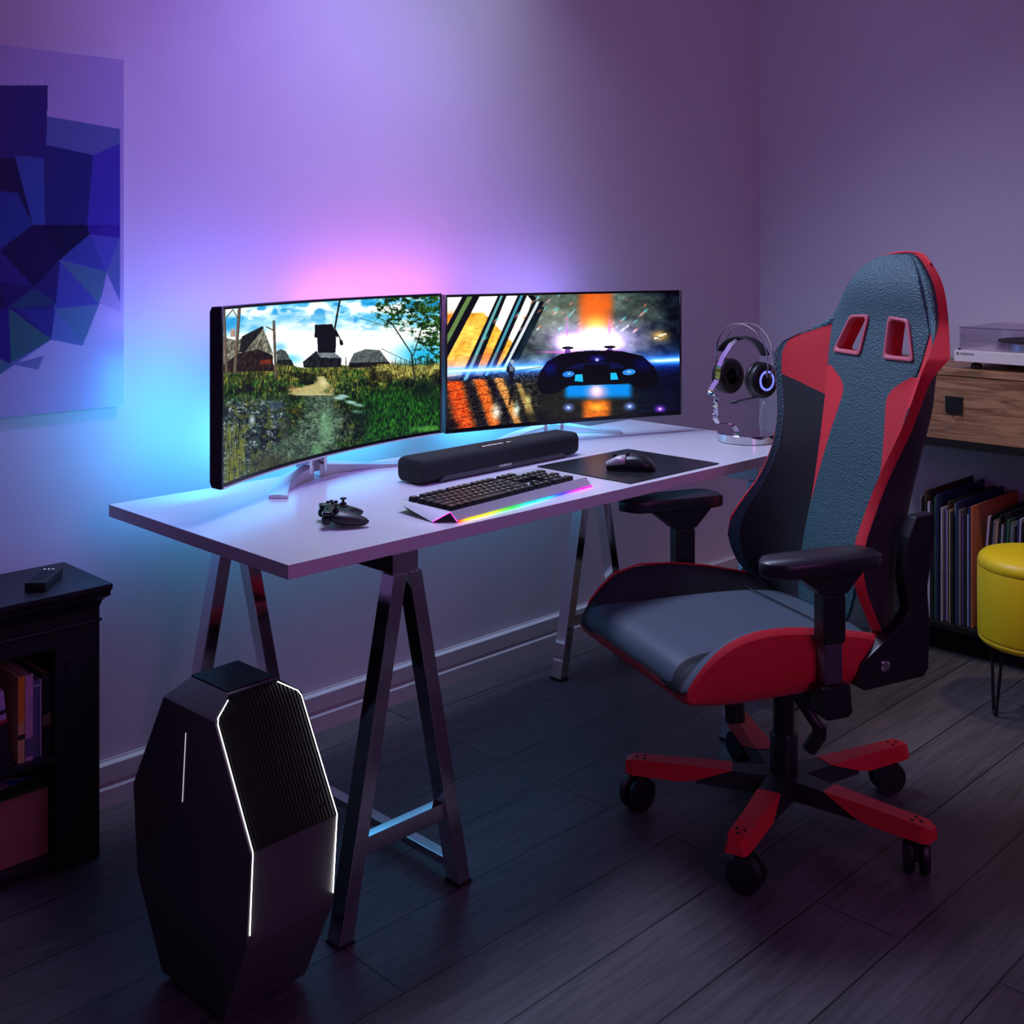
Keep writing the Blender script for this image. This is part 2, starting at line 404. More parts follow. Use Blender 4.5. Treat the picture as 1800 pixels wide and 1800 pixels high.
    q.poly([(300, 470), (490, 395), (500, 410), (330, 590), (270, 590)], (42, 44, 42), tex=.3)
    q.poly([(260, 600), (450, 570), (580, 620), (585, 740), (110, 740), (110, 690)], (52, 42, 34), tex=.35)
    q.poly([(470, 655), (570, 650), (570, 685), (470, 690)], (120, 60, 30), tex=.2); q.poly([(110, 450), (150, 480), (130, 590), (110, 600)], (150, 124, 104), tex=.3)
    q.poly([(190, 412), (235, 410), (238, 470), (192, 470)], (180, 150, 134), tex=.3)
    # windmill
    D = (22, 30, 34)
    q.poly([(828, 672), (930, 590), (1055, 600), (1115, 645), (1112, 712), (835, 716)], (40, 46, 48), tex=.3)
    q.poly([(935, 590), (1060, 600), (1115, 645), (960, 640)], (126, 134, 138), tex=.4)
    q.poly([(920, 392), (1050, 388), (1078, 470), (1074, 604), (944, 604), (938, 492), (918, 486)], D, tex=.16, ts=10)
    q.line(1104, 208, 1068, 420, 12, D); q.line(1068, 420, 1125, 540, 7, D); q.poly([(1100, 505), (1126, 515), (1120, 552), (1104, 545)], D)
    q.line(1090, 290, 1080, 330, 10, D); q.line(1068, 440, 1085, 480, 14, D)
    # bare trees left, fence
    for a in ((125, 265, 150, 740, 26), (275, 255, 232, 740, 30), (588, 365, 606, 780, 22)):
        q.line(*a, (92, 84, 74)); q.line(a[0]-6, a[1], a[2]-6, a[3], a[4]*.4, (136, 122, 104), .7)
    for a in ((150, 320, 210, 265, 8), (262, 330, 210, 262, 7), (585, 430, 525, 402, 8), (262, 540, 305, 480, 7), (240, 620, 330, 690, 6), (170, 640, 220, 660, 6)): q.line(*a, (70, 62, 54))
    q.line(1300, 680, 1350, 800, 9, (52, 42, 36)); q.line(1145, 640, 1150, 770, 5, (60, 52, 44))
    # leafy tree, upper right
    for a in ((1440, 380, 1560, 620, 7), (1560, 620, 1580, 850, 9), (1640, 330, 1570, 640, 6), (1340, 330, 1450, 400, 4), (1240, 345, 1440, 420, 3), (1380, 580, 1560, 690, 3)): q.line(*a, (54, 62, 48))
    lf = fbm(X/22, Y/18, 50, 5)
    w = (smoothstep(1270, 1420, X)*(1-smoothstep(230, 470, Y-.28*(X-1270)))) + smoothstep(1520, 1680, X)*(1-smoothstep(640, 760, Y))*.9
    q.blend(smoothstep(.52, .58, lf+.16*np.clip(w, 0, 1.2)-.10)*np.clip(w*1.6, 0, 1), (24, 52, 28))
    q.blend(smoothstep(.6, .66, fbm(X/9, Y/8, 51)+.1*w-.06)*np.clip(w*1.4, 0, 1), (66, 108, 40))
    q.c = np.clip((q.c-.5)*1.22+.47, 0, 1); return T, V, q.c

def paint_hall(n=600, m=340):
    T, V, p = screen_grid(n, m, 1.117)
    X = 60+1672*p; yt = 178-38*p; yb = np.interp(X, [60, 900, 1732], [1145, 1055, 1000]); Y = yt+V*(yb-yt)
    q = Paint(X, Y, (84, 98, 90))
    q.c += (fbm(X/120, Y/80, 3)-.5)[..., None]*.35
    q.blend(smoothstep(1250, 1700, X)*.85, (8, 20, 34)); q.blob(880, 320, 320, 240, (140, 150, 132), .7); q.blob(1480, 270, 280, 180, (96, 106, 96), .7); q.c += ((fbm(X/50, Y/36, 15)-.5)*.3)[..., None]*np.array([.9, 1, .9])
    # floor
    fl = smoothstep(-14, 14, Y-(770-.10*(X-60)))
    q.blend(fl, (44, 44, 36)); q.blend(fl*smoothstep(1250, 1650, X), (6, 22, 48))
    # light and sky between the pillars, left
    q.poly([(60, 178), (700, 165), (620, 420), (430, 690), (60, 720)], (255, 252, 240))
    q.poly([(60, 300), (330, 290), (560, 520), (430, 700), (60, 760)], (250, 190, 70), .95, .4, 40)
    q.blob(120, 330, 160, 80, (250, 140, 50), .8); q.blob(240, 420, 150, 100, (255, 226, 110), .8); q.blob(330, 620, 190, 120, (236, 150, 70), .8)
    q.c += ((fbm(X/40, Y/14, 12)-.5)*.35*q.inside([(60, 300), (330, 290), (560, 520), (430, 700), (60, 760)]))[..., None]*np.array([1, .8, .3])
    def bar(x0, x1, x2, x3, y0, y1, c1, c2, mid):
        # leaning pillar: dark edges, lit middle
        q.poly([(x0, y0), (x1, y0), (x3, y1), (x2, y1)], c1)
        f = .30
        q.poly([(x0+(x1-x0)*f, y0), (x1-(x1-x0)*.42, y0), (x3-(x3-x2)*.42, y1), (x2+(x3-x2)*f, y1)], mid, .9)
    dk = (10, 26, 30)
    bar(175, 305, -160, -30, 170, 790, dk, dk, (120, 150, 90)); bar(440, 505, 150, 250, 165, 785, dk, dk, (120, 190, 190))
    bar(585, 655, 320, 395, 165, 750, dk, dk, (90, 170, 190)); bar(700, 780, 440, 520, 210, 715, dk, dk, (230, 240, 240))
    q.poly([(655, 165), (700, 165), (735, 195), (690, 205)], dk); q.poly([(735, 232), (782, 250), (600, 620), (560, 650)], (22, 40, 44))
    bl = q.inside([(60, 560), (600, 480), (520, 720), (60, 780)]).astype(float)
    q.blend(bl*q.inside([(60, 640), (500, 560), (420, 760), (60, 800)])*.25, (200, 90, 60))
    # sparks
    rs = np.random.RandomState(4)
    for i in range(46):
        x = rs.uniform(560, 1500); y = rs.uniform(150, 430)-.0*x; cc = [(120, 220, 230), (250, 190, 200), (255, 250, 240), (240, 130, 90)][rs.randint(4)]
        q.blob(x, y, rs.uniform(14, 40), rs.uniform(6, 13), cc, rs.uniform(.45, 1.), 1, -.7)
    for x, y in ((860, 270), (960, 310), (1345, 335), (1495, 280), (340, 480), (430, 340), (590, 300)): q.blob(x, y, 46, 16, (110, 230, 235), .7, 1, -.7); q.blob(x-14, y+14, 34, 10, (250, 110, 90), .6, 1, -.7)
    # glow behind the gamepad
    q.blend(smoothstep(1000, 1070, X)*(1-smoothstep(1230, 1300, X))*(Y < 500)*.85*(.75+.6*(fbm(X/50, Y/40, 71)-.3)), (240, 104, 36)); q.blob(1150, 250, 160, 190, (250, 120, 40), .8); q.blob(1150, 370, 130, 100, (255, 190, 50), .9); q.blob(1155, 470, 190, 110, (255, 246, 210), .95)
    q.glow(1150, 480, 330, 110, (190, 150, 255), .8); q.glow(950, 510, 90, 60, (240, 180, 255), .9); q.glow(1250, 510, 80, 60, (220, 180, 255), .8)
    q.blob(945, 420, 14, 150, (220, 140, 250), .7); q.blob(1247, 420, 14, 140, (220, 140, 250), .7); q.blob(900, 572, 260, 12, (250, 120, 230), .8); q.blob(1300, 560, 200, 9, (200, 110, 230), .7)
    # beam
    yb2 = 720-.055*(X-60); q.glow(0, 0, 1, 1, (0, 0, 0), 0)
    bm = np.exp(-((Y-yb2)/26.)**2); q.blend(bm*.95, (110, 190, 255)); q.c += (np.exp(-((Y-yb2)/70.)**2)*.45)[..., None]*np.array([.1, .35, 1.]); q.blend(np.exp(-((Y-yb2)/9.)**2), (235, 250, 255))
    # floor reflections
    def streak(x0, y0, x1, y1, w0, w1, col, a):
        t = (Y-y0)/(y1-y0); c = x0+(x1-x0)*t; w = w0+(w1-w0)*t; r = np.abs(X-c)/np.maximum(w, 1)
        q.blend(a*(1-smoothstep(.3, 1.25, r+.5*(fbm(X/16, Y/12, 81)-.5)))*((Y > y0) & (t < 1.15)), col)
    for v in ((110, 790, 200, 1150, 80, 90, (230, 92, 20), .95), (300, 775, 420, 1130, 60, 50, (246, 120, 40), .9), (440, 765, 590, 1100, 45, 36, (244, 170, 90), .85), (590, 800, 690, 1040, 24, 40, (226, 190, 110), .7)): streak(*v)
    for v in ((210, 785, 330, 1130, 30, 40, (26, 22, 22), .85), (370, 755, 520, 1080, 24, 34, (24, 24, 28), .85)): streak(*v)
    q.blob(425, 1010, 60, 90, (255, 244, 226), .95); q.blob(575, 990, 40, 90, (236, 246, 228), .85); q.blob(665, 930, 34, 80, (214, 206, 130), .8)
    q.c += (fl*(X < 760)*(fbm(X/7, Y/6, 61)-.5)*.7)[..., None]; q.c += (fl*(fbm(X/30, Y/9, 62)-.5)*.12)[..., None]
    for k in range(5): q.line(60, 1080-70*k, 760, 830-60*k+90, 4, (14, 14, 14), .6)
    q.blob(720, 1050, 190, 90, (16, 22, 20), .8); q.blob(100, 1110, 110, 60, (20, 14, 8), .8)
    pool = smoothstep(905, 960, X)*(1-smoothstep(1370, 1430, X))*smoothstep(790, 815, Y)*(1-smoothstep(870, 930, Y)); q.blend(pool*.95, (20, 150, 240)); q.blob(1160, 860, 120, 90, (250, 180, 220), .95); q.blob(1155, 850, 60, 60, (255, 240, 248), .95)
    q.blend(smoothstep(1030, 1090, X)*(1-smoothstep(1220, 1280, X))*smoothstep(900, 940, Y)*.95*(.7+.8*(fbm(X/30, Y/20, 72)-.3)), (250, 130, 40)); q.blob(1160, 970, 90, 46, (255, 196, 70), .9)
    for x, y, c in ((955, 970, (130, 160, 255)), (1390, 965, (130, 160, 255)), (1600, 985, (170, 80, 240))):
        q.blob(x, y, 60, 44, c, .85); q.blob(x, y, 20, 16, (235, 238, 255), .9)
    # gamepad silhouette
    G = (4, 6, 26)
    q.poly([(900, 585), (1100, 560), (1330, 565), (1480, 600), (1560, 680), (1596, 770), (1580, 820), (1530, 840), (1430, 835), (1390, 800), (1260, 805), (1060, 812), (960, 815), (900, 850), (820, 880), (760, 870), (725, 820), (745, 720), (800, 640)], G)
    q.blob(820, 690, 90, 90, (30, 50, 150), .6); q.blob(1480, 660, 110, 80, (16, 40, 120), .6); q.blob(1160, 620, 90, 40, (70, 70, 190), .7)
    q.poly([(930, 690), (1040, 650), (1280, 645), (1380, 690), (1290, 690), (1060, 695)], (40, 60, 120), .5); q.poly([(1005, 735), (1055, 730), (1060, 785), (1000, 780)], (40, 190, 240)); q.poly([(1255, 725), (1295, 722), (1310, 770), (1255, 772)], (40, 190, 240))
    q.ell(955, 730, 44, 22, (60, 150, 240), .9, -.1); q.ell(1385, 718, 48, 22, (70, 160, 245), .9, -.1); q.blob(960, 728, 22, 8, (220, 245, 255), .9); q.blob(1385, 716, 26, 8, (220, 245, 255), .9)
    q.poly([(1060, 665), (1250, 660), (1255, 800), (1060, 808)], (2, 3, 10)); q.ell(1160, 628, 14, 12, (190, 200, 255), .8)
    for x in (950, 1250): q.ell(x, 542 if x < 1000 else 536, 44, 11, (14, 12, 34)); q.poly([(x-16, 545), (x+16, 545), (x+24, 585), (x-24, 585)], (90, 60, 140), .8)
    q.poly([(890, 590), (1000, 570), (1100, 562), (1120, 600), (900, 605)], (8, 10, 30)); q.poly([(1190, 590), (1230, 555), (1330, 570), (1330, 600)], (8, 10, 30))
    # walking figure in pale armour and small spark upper right
    q.ell(543, 648, 16, 20, (150, 170, 196)); q.poly([(505, 680), (535, 665), (565, 690), (552, 760), (548, 800), (552, 838), (538, 838), (530, 790), (515, 835), (505, 835), (522, 770), (518, 730), (500, 712)], (30, 34, 52)); q.poly([(522, 672), (558, 680), (550, 716), (526, 712)], (150, 160, 190), .7)
    q.poly([(530, 845), (552, 845), (535, 960), (515, 960)], (26, 24, 24), .7)
    q.glow(1600, 455, 56, 34, (230, 160, 20), .7); q.line(1565, 475, 1600, 460, 12, (255, 250, 230)); q.line(1600, 452, 1640, 442, 8, (255, 250, 230)); q.line(1575, 462, 1610, 468, 5, (30, 24, 10))
    q.c = np.clip((q.c-.5)*1.18+.49, 0, 1.15); return T, V, q.c

def make_monitor(label, PL, PR, sag, zb, zt, base, toes, pic, trim_mat):
    PL, PR = Vector((*PL, 0)), Vector((*PR, 0)); ch = PR-PL; tn = ch.normalized(); nb = Vector((-tn.y, tn.x, 0))   # nb: away from the viewer
    t = thing('monitor', label, 'monitor', (base[0], base[1], TZ), 0, 'curved monitors on the desk')
    org = Vector((base[0], base[1], TZ))
    def P(T, back, z): return PL+ch*T+nb*(4*sag*T*(1-T)+back)+Vector((0, 0, z))-org
    n = 40; Ts = [i/n for i in range(n+1)]
    mb = MB()
    prof = [(0, zb), (-.0015, zb+.0015), (-.0015, zb+.0105), (0, zb+.011), (0, zt-.007), (-.0015, zt-.0065), (-.0015, zt-.001), (.001, zt), (.026, zt-.001), (.032, zt-.012), (.032, zb+.012), (.026, zb+.001), (.003, zb-.0008)]
    V = mb.grid([[P(T, b, z) for b, z in prof] for T in Ts], wrap=True)
    mb.bm.faces.new(V[0]); mb.bm.faces.new(V[-1][::-1])
    mb.build('housing', M['blackgloss'], t, ang=30)
    # side bezels in front of the panel edge
    for a, b in ((0, .007), (1-.007, 1)):
        mb = MB(); mb.grid([[P(T, -.0016, z) for z in (zb+.001, zt-.001)] for T in (a, b)])
        mb.build('side_bezel', M['blackgloss'], t, solid=.0015)
    # bottom lip
    mb = MB(); mb.grid([[P(.004+.992*T, bk, z) for bk, z in ((-.0018, zb+.0030), (-.0035, zb+.0015), (-.0020, zb-.0008), (.004, zb-.0012))] for T in Ts], wrap=False)
    mb.build('bottom_lip', trim_mat, t, solid=.0008)
    # panel picture
    T, Vv, c = pic()
    TT = .007+.986*T; zz = (zt-.007)-Vv*(zt-zb-.018)
    bk = 4*sag*TT*(1-TT)-.0006
    A = np.stack([PL.x+ch.x*TT+nb.x*bk-org.x, PL.y+ch.y*TT+nb.y*bk-org.y, zz-org.z], -1)
    s = picture_mesh('screen', A, c, M['screen'], t); s['label'] = 'lit picture on the screen'
    # stand: twin-post column on two splayed feet
    col = MB()
    ang = math.atan2(tn.y, tn.x); Mz = Matrix.Rotation(ang, 4, 'Z')
    for x in (-.035, .023):
        col.box(x, x+.012, -.022, .022, .012, .30, M=Mz, bev=.001)
    col.build('stand_column', M['chrome'], t)
    MB().box(-.024, .024, -.003, .012, .012, .30, M=Mz).build('column_plate', M['silver'], t)
    mid = P(.5, .022, (zb+zt)/2)
    hd = MB(); hd.box(-.05, .05, -.05, .05, -.05, .05, M=Matrix.Translation((mid.x, mid.y, mid.z)) @ Mz @ Matrix.Diagonal((1, .25, 1, 1)))
    d = Vector((mid.x, mid.y, 0)); k = d.length
    hd.tube([(0, 0, mid.z), (mid.x*.9, mid.y*.9, mid.z)], .02, 14)
    hd.box(-.034, .034, -.018, .018, .29, mid.z+.02-0, M=Mz, bev=.003)
    hd.build('mount', M['silver'], t)
    ca, sa = math.cos(ang), math.sin(ang)
    for sgn, (tx, ty) in zip((-1, 1), toes):
        # foot: starts as a tall wedge at the column, flattens to a thin toe, bends slightly
        e = Vector((tx, ty, 0)); st = Vector((sgn*.020*ca, sgn*.020*sa, 0)); mb = MB(); rows = []
        for i in range(13):
            u = i/12; p = st.lerp(e, u)+Vector((-(e-st).y, (e-st).x, 0)).normalized()*(-sgn)*.022*math.sin(PI*u)*-1
            dirv = (e-st).normalized(); sd = Vector((-dirv.y, dirv.x, 0)); w = .020+.003*u; h = .030*(1-u)**1.6+.009
            rows.append([p-sd*w+Vector((0, 0, .0006)), p-sd*(w*.96)+Vector((0, 0, h*.8)), p-sd*(w*.2)+Vector((0, 0, h)), p+sd*(w*.2)+Vector((0, 0, h)), p+sd*(w*.96)+Vector((0, 0, h*.8)), p+sd*w+Vector((0, 0, .0006))])
        V = mb.grid(rows, wrap=True); mb.bm.faces.new(V[0]); mb.bm.faces.new(V[-1][::-1])
        mb.build('stand_foot', M['silver'], t, ang=30)
    return t
M['screen'] = attr_mat('screen_picture', 1.0, rough=.5, spec=.25)
make_monitor('curved black monitor showing a village with a windmill and a grassy path', (1.310, 2.192), (2.147, 2.428), .055, .811, 1.203,
             (1.712, 2.43), [(-.205, -.160), (.248, -.028)], paint_village, mat('bright_trim', (.85, .85, .88), .25, .3, noise=.02))
make_monitor('black monitor showing a glowing gamepad in an orange and blue hall', (2.173, 2.439), (2.953, 2.200), .018, .806, 1.198,
             (2.640, 2.470), [(-.245, -.02), (.165, -.150)], paint_hall, M['blackgloss'])

# ------------------------------------------------------------------ things on the desk
# soundbar
t = thing('soundbar', 'black cloth covered soundbar lying on the desk below the monitors', 'soundbar', (2.128, 2.196, TZ), R(2.0))
hw, hd_, hh = .300, .0475, .062
def rrect(hy, hz, r, n=6):
    pts = []
    for cy, cz, a0 in ((hy-r, hz-r, 0), (-hy+r, hz-r, 90), (-hy+r, r, 180), (hy-r, r, 270)):
        for i in range(n+1):
            a = R(a0+90*i/n); pts.append((cy+r*math.cos(a), cz+r*math.sin(a)))
    return pts
mb = MB(); rows = []
for x, sc in ((-hw, .86), (-hw+.003, .93), (-hw+.010, .985), (-hw+.022, 1), (hw-.022, 1), (hw-.010, .985), (hw-.003, .93), (hw, .86)):
    rows.append([(x, y*sc, .002+.031+(z-.031)*sc) for y, z in rrect(hd_, hh, .019)])
V = mb.grid(rows, wrap=True); mb.bm.faces.new(V[0]); mb.bm.faces.new(V[-1][::-1])
mb.build('cloth_body', M['mesh'], t, ang=60)
MB().poly([(-.245, -.0478, .0025), (-.222, -.0482, .0165), (.222, -.0482, .0165), (.245, -.0478, .0025)], (0, .006, 0), bev=.0015).build('front_trim', M['silver_dark'] if 'silver_dark' in M else mat('dark_trim', (.05, .055, .058), .35, noise=.03), t)
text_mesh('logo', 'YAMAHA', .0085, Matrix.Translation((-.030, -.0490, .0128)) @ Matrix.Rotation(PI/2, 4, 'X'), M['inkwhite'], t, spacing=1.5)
MB().box(-.075, .045, -.030, -.014, .0628, .0652, bev=.001).build('top_panel', M['blackgloss'], t)
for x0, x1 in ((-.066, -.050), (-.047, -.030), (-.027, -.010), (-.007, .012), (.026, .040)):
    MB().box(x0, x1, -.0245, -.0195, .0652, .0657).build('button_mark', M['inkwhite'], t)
for x in (-.2, .2): MB().box(x-.03, x+.03, -.03, .03, 0, .004).build('rubber_foot', M['black'], t)

# mouse mat and mouse
t = thing('mouse_mat', 'dark rectangular mouse mat on the desk to the right of the keyboard', 'mouse mat', (2.398, 1.958, TZ))
MB().box(-.188, .188, -.158, .158, 0, .003, bev=.0012).build('mat', M['pad'], t)
t = thing('computer_mouse', 'black computer mouse with a silver side plate on the dark mat', 'mouse', (2.345, 1.908, TZ+.003), R(125))
rows = []
for x, w, h, c in ((-.064, .012, .010, 0), (-.060, .026, .019, 0), (-.045, .035, .034, 0), (-.020, .037, .043, 0), (.005, .034, .042, 0), (.030, .031, .035, 0), (.050, .031, .026, 0), (.060, .029, .020, 0), (.063, .024, .014, 0)):
    rows.append([(x, -w*.86, .0015), (x, -w, h*.38), (x, -w*.86, h*.80), (x, -w*.45, h*.97), (x, 0, h), (x, w*.45, h*.97), (x, w*.86, h*.80), (x, w, h*.38), (x, w*.86, .0015)])
mb = MB(); V = mb.grid(rows, wrap=True); mb.bm.faces.new(V[0]); mb.bm.faces.new(V[-1][::-1])
mb.build('shell', M['black'], t, sub=2)
mb = MB(); mb.grid([[(.012, .0335, .020), (.012, .0325, .036), (.012, .020, .0425)], [(.036, .0325, .017), (.036, .030, .0315), (.036, .018, .0365)], [(.060, .0315, .013), (.063, .028, .019), (.063, .018, .0225)]])
mb.build('side_plate', M['silver'], t, solid=.0015)
mb = MB(); mb.grid([[(.004, y, z) for y, z in ((-.027, .0385), (-.014, .0435), (.000, .0448), (.014, .0435))], [(.034, y, z) for y, z in ((-.025, .0310), (-.014, .0358), (0, .0368), (.014, .0358))], [(.062, y, z) for y, z in ((-.022, .0175), (-.014, .0205), (0, .0212), (.014, .0205))]])
mb.build('button', M['matteblack'], t, solid=.0015)
MB().tube([(.040, -.004, .034), (.040, .004, .034)], .0065, 14).build('scroll_wheel', M['black'], t)

# keyboard -------------------------------------------------------------
KB = thing('keyboard', 'black and silver keyboard with rainbow light along its front edge', 'keyboard', (1.643, 1.803, TZ), R(5.2))
KW = .482
mb = MB()
mb.poly([(0, .150, .004), (0, .022, .004), (0, .022, .0165), (0, .170, .0215), (0, .170, .014)], (KW, 0, 0), bev=.001)
mb.build('base', M['black'], KB)
mb = MB(); mb.poly([(-.002, .018, .0170), (-.002, .172, .0225), (-.002, .172, .0245), (-.002, .018, .0195)], (KW+.004, 0, 0), bev=.0006)
mb.build('top_plate', M['silver'], KB)
mb = MB(); mb.grid([[(.006, .046, .001), (-.0335, .043, .001)], [(-.0335, .043, .001), (-.006, .012, .0225)]])
mb.bm.free(); mb = MB()
mb.poly([(-.036, .0415, .001), (-.010, .012, .0215), (-.004, .168, .0245), (-.010, .170, .0195)], (.006, 0, 0)); mb.build('side_panel', M['silver'], KB)
mb = MB()   # front lip: chamfered strip, sloping from the ridge to the desk
mb.poly([(-.004, .001, .0035), (-.010, .015, .0222), (-.004, .019, .0205), (.004, .012, .0030)], (KW+.002, 0, 0), bev=.0008)
mb.build('wrist_lip', M['silver'], KB)
mb = MB(); mb.poly([(-.010, .015, .0215), (-.036, .0415, .0012), (-.002, .001, .0012)], (.004, .001, 0)); mb.build('end_cap', M['black'], KB)
# rainbow strip under the lip
def rainbow(u):
    st = [(0, (255, 40, 10)), (.06, (255, 190, 0)), (.20, (240, 250, 0)), (.36, (20, 240, 20)), (.50, (0, 250, 220)), (.64, (0, 170, 255)), (.74, (20, 40, 255)), (.82, (150, 20, 240)), (.90, (250, 20, 200)), (1, (255, 0, 190))]
    return np.stack([np.interp(u, [a for a, _ in st], [c[k] for _, c in st]) for k in range(3)], -1)/255.
U, Vv = np.meshgrid(np.linspace(0, 1, 90), np.linspace(0, 1, 3))
P = np.stack([-.002+(KW)*U, -.0012+0*U, .0004+.0036*Vv], -1)
M['rgb'] = attr_mat('rainbow_led', 3.4)
picture_mesh('light_strip', P, rainbow(U), M['rgb'], KB)['label'] = 'rainbow light strip'
M['magled'] = mat('magenta_led', (.3, .02, .2), .4, emit=(1, .06, .75), estr=2.2)
M['orled'] = mat('orange_led', (.3, .1, .02), .4, emit=(1, .35, .05), estr=3)
MB().tube([(-.0365, .0405, .002), (-.0105, .0135, .0215), (-.0035, -.0005, .002)], .0009, 6).build('corner_light', M['magled'], KB)
# keys
keym = mat('key_plastic', (.011, .011, .013), .4, noise=.1)
lgs = [mat('key_legend_'+n, c, .4, emit=c, estr=.38) for n, c in (('red', (.7, .25, .15)), ('cream', (.75, .7, .55)), ('teal', (.35, .65, .6)), ('yellow', (.7, .7, .3)))]
def key_mesh(w):
    m = MB(); h = .0100; d = .0186; b = .0016
    a = [(-w/2, -d/2, 0), (w/2, -d/2, 0), (w/2, d/2, 0), (-w/2, d/2, 0)]; tp = [(-w/2+b, -d/2+b, h), (w/2-b, -d/2+b, h), (w/2-b, d/2-b*.6, h), (-w/2+b, d/2-b*.6, h)]
    m.grid([a, tp], wrap=True); m.bm.faces.new(m.bm.verts[:4][::-1]) if False else None
    m.bm.verts.ensure_lookup_table(); m.bm.faces.new(m.bm.verts[4:8]); m.bm.faces.new(m.bm.verts[0:4][::-1])
    for f in m.bm.faces: f.material_index = 0
    q = [m.bm.verts.new(p) for p in ((-.0022, .001, h+.0002), (.0018, .001, h+.0002), (.0018, .0042, h+.0002), (-.0022, .0042, h+.0002))]
    m.bm.faces.new(q).material_index = 1
    return m.mesh('key')
kcache = {}
def add_key(x, y, w, li):
    k = (round(w, 4), li)
    if k not in kcache:
        me = key_mesh(w); me.materials.append(keym); me.materials.append(lgs[li]); kcache[k] = me
    o = bpy.data.objects.new('key', kcache[k]); COL.objects.link(o); o.parent = KB
    o.location = (x, y, .0200+.0325*(y-.02)*1.0); o.rotation_euler = (R(1.9), 0, 0)
U1 = .0192; UY = .0208; y0 = .0315; x0 = .001
nkeys = 0
rows_ = [
 [(1.3, 3), 6.2, (1.3, 4)],
 [2.3, *[1]*10, 2.7],
 [1.8, *[1]*11, 2.2],
 [1.5, *[1]*12, 1.5],
 [*[1]*13, 2],
 [1, None, 1, 1, 1, 1, .4, 1, 1, 1, 1, .4, 1, 1, 1, 1],
]
rows_[0] = [1.3, 1.2, 1.3, 6.2, 1.3, 1.2, 1.3, 1.2]
def yrow(r): return y0+r*UY+(.005 if r == 5 else 0)
for r, row in enumerate(rows_):
    x = x0
    for w in row:
        if w is None: x += U1*.7; continue
        if w == .4: x += U1*.37; continue
        add_key(x+w*U1/2, yrow(r), w*U1-.0012, (0 if x < .12 else 1 if x < .22 else 2 if random.random() < .5 else 3)); x += w*U1; nkeys += 1
xn = x0+15*U1+.006
for r, ks in ((0, (0, 1, 2)), (1, (1,)), (3, (0, 1, 2)), (4, (0, 1, 2)), (5, (0, 1, 2))):
    for k in ks: add_key(xn+(k+.5)*U1, yrow(r), U1-.0012, 3); nkeys += 1
xn2 = xn+3*U1+.006
for r in range(5):
    for k in range(4):
        if (r, k) in ((0, 1),): continue
        if k == 3 and r in (1, 3): continue
        wk = 2*U1-.0012 if (r, k) == (0, 0) else U1-.0012
        add_key(xn2+(k+.5)*U1+(U1/2 if (r, k) == (0, 0) else 0), yrow(r), wk, 3); nkeys += 1
print('keys', nkeys)

# gamepad ----------------------------------------------------------------
t = thing('gamepad', 'black gamepad lying on the white desk in front of the curved monitor', 'gamepad', (1.468, 1.972, TZ), R(150)); t.scale = (.77, .77, .80)
rows = []
for y, xf, xb, zt_, zb_ in ((-.076, .012, -.020, .026, .010), (-.072, .032, -.056, .034, .004), (-.060, .043, -.070, .041, .000), (-.046, .048, -.064, .045, .001), (-.034, .050, -.040, .047, .006), (-.018, .051, -.022, .048, .010), (0, .051, -.018, .048, .011),
                            (.018, .051, -.022, .048, .010), (.034, .050, -.040, .047, .006), (.046, .048, -.064, .045, .001), (.060, .043, -.070, .041, .000), (.072, .032, -.056, .034, .004), (.076, .012, -.020, .026, .010)):
    L_ = xf-xb; tb = zt_-.012*(L_ > .09)
    rows.append([(xf, y, (zt_+zb_)/2+.006), (xf-.05*L_, y, zt_*.97), (xf-.35*L_, y, zt_), (xf-.7*L_, y, zt_-.10*L_), (xb+.04*L_, y, zt_-.20*L_), (xb, y, zb_+.35*(zt_-zb_)-.03*L_ if L_ > .09 else (zt_+zb_)/2), (xb+.12*L_, y, zb_), (xb+.5*L_, y, zb_+.004), (xf-.12*L_, y, zb_+.010)])
mb = MB(); V = mb.grid(rows, wrap=True); mb.bm.faces.new(V[0]); mb.bm.faces.new(V[-1][::-1])
mb.build('body', M['black'], t, sub=2)
def knob(x, y, z):
    MB().lathe([(.0095, 0), (.0085, .005), (.0038, .007), (.0034, .013), (.0085, .0145), (.0092, .0165), (.0085, .0178), (.006, .0172)], 20, Matrix.Translation((x, y, z))).build('thumbstick', M['black'], t)
knob(.024, .047, .043); knob(-.004, -.021, .044)
for dx, dy in ((.0, .011), (.0, -.011), (.011, 0), (-.011, 0)): MB().lathe([(.0052, 0), (.0052, .0045), (.0044, .006), (.002, .0064)], 16, Matrix.Translation((.024+dx, -.047+dy, .044))).build('face_button', M['blackgloss'], t)
mb = MB(); mb.box(-.013, .005, .0175, .0245, .046, .0505, bev=.001); mb.box(-.0075, -.0005, .012, .030, .0462, .0503, bev=.001); mb.build('direction_pad', M['blackgloss'], t)
for s in (-1, 1):
    MB().box(.036, .060, s*.046-.016, s*.046+.016, .032, .044, bev=.005, seg=3).build('bumper', M['blackgloss'], t)
    MB().box(.038, .062, s*.047-.013, s*.047+.013, .010, .030, bev=.007, seg=3).build('trigger', M['black'], t)

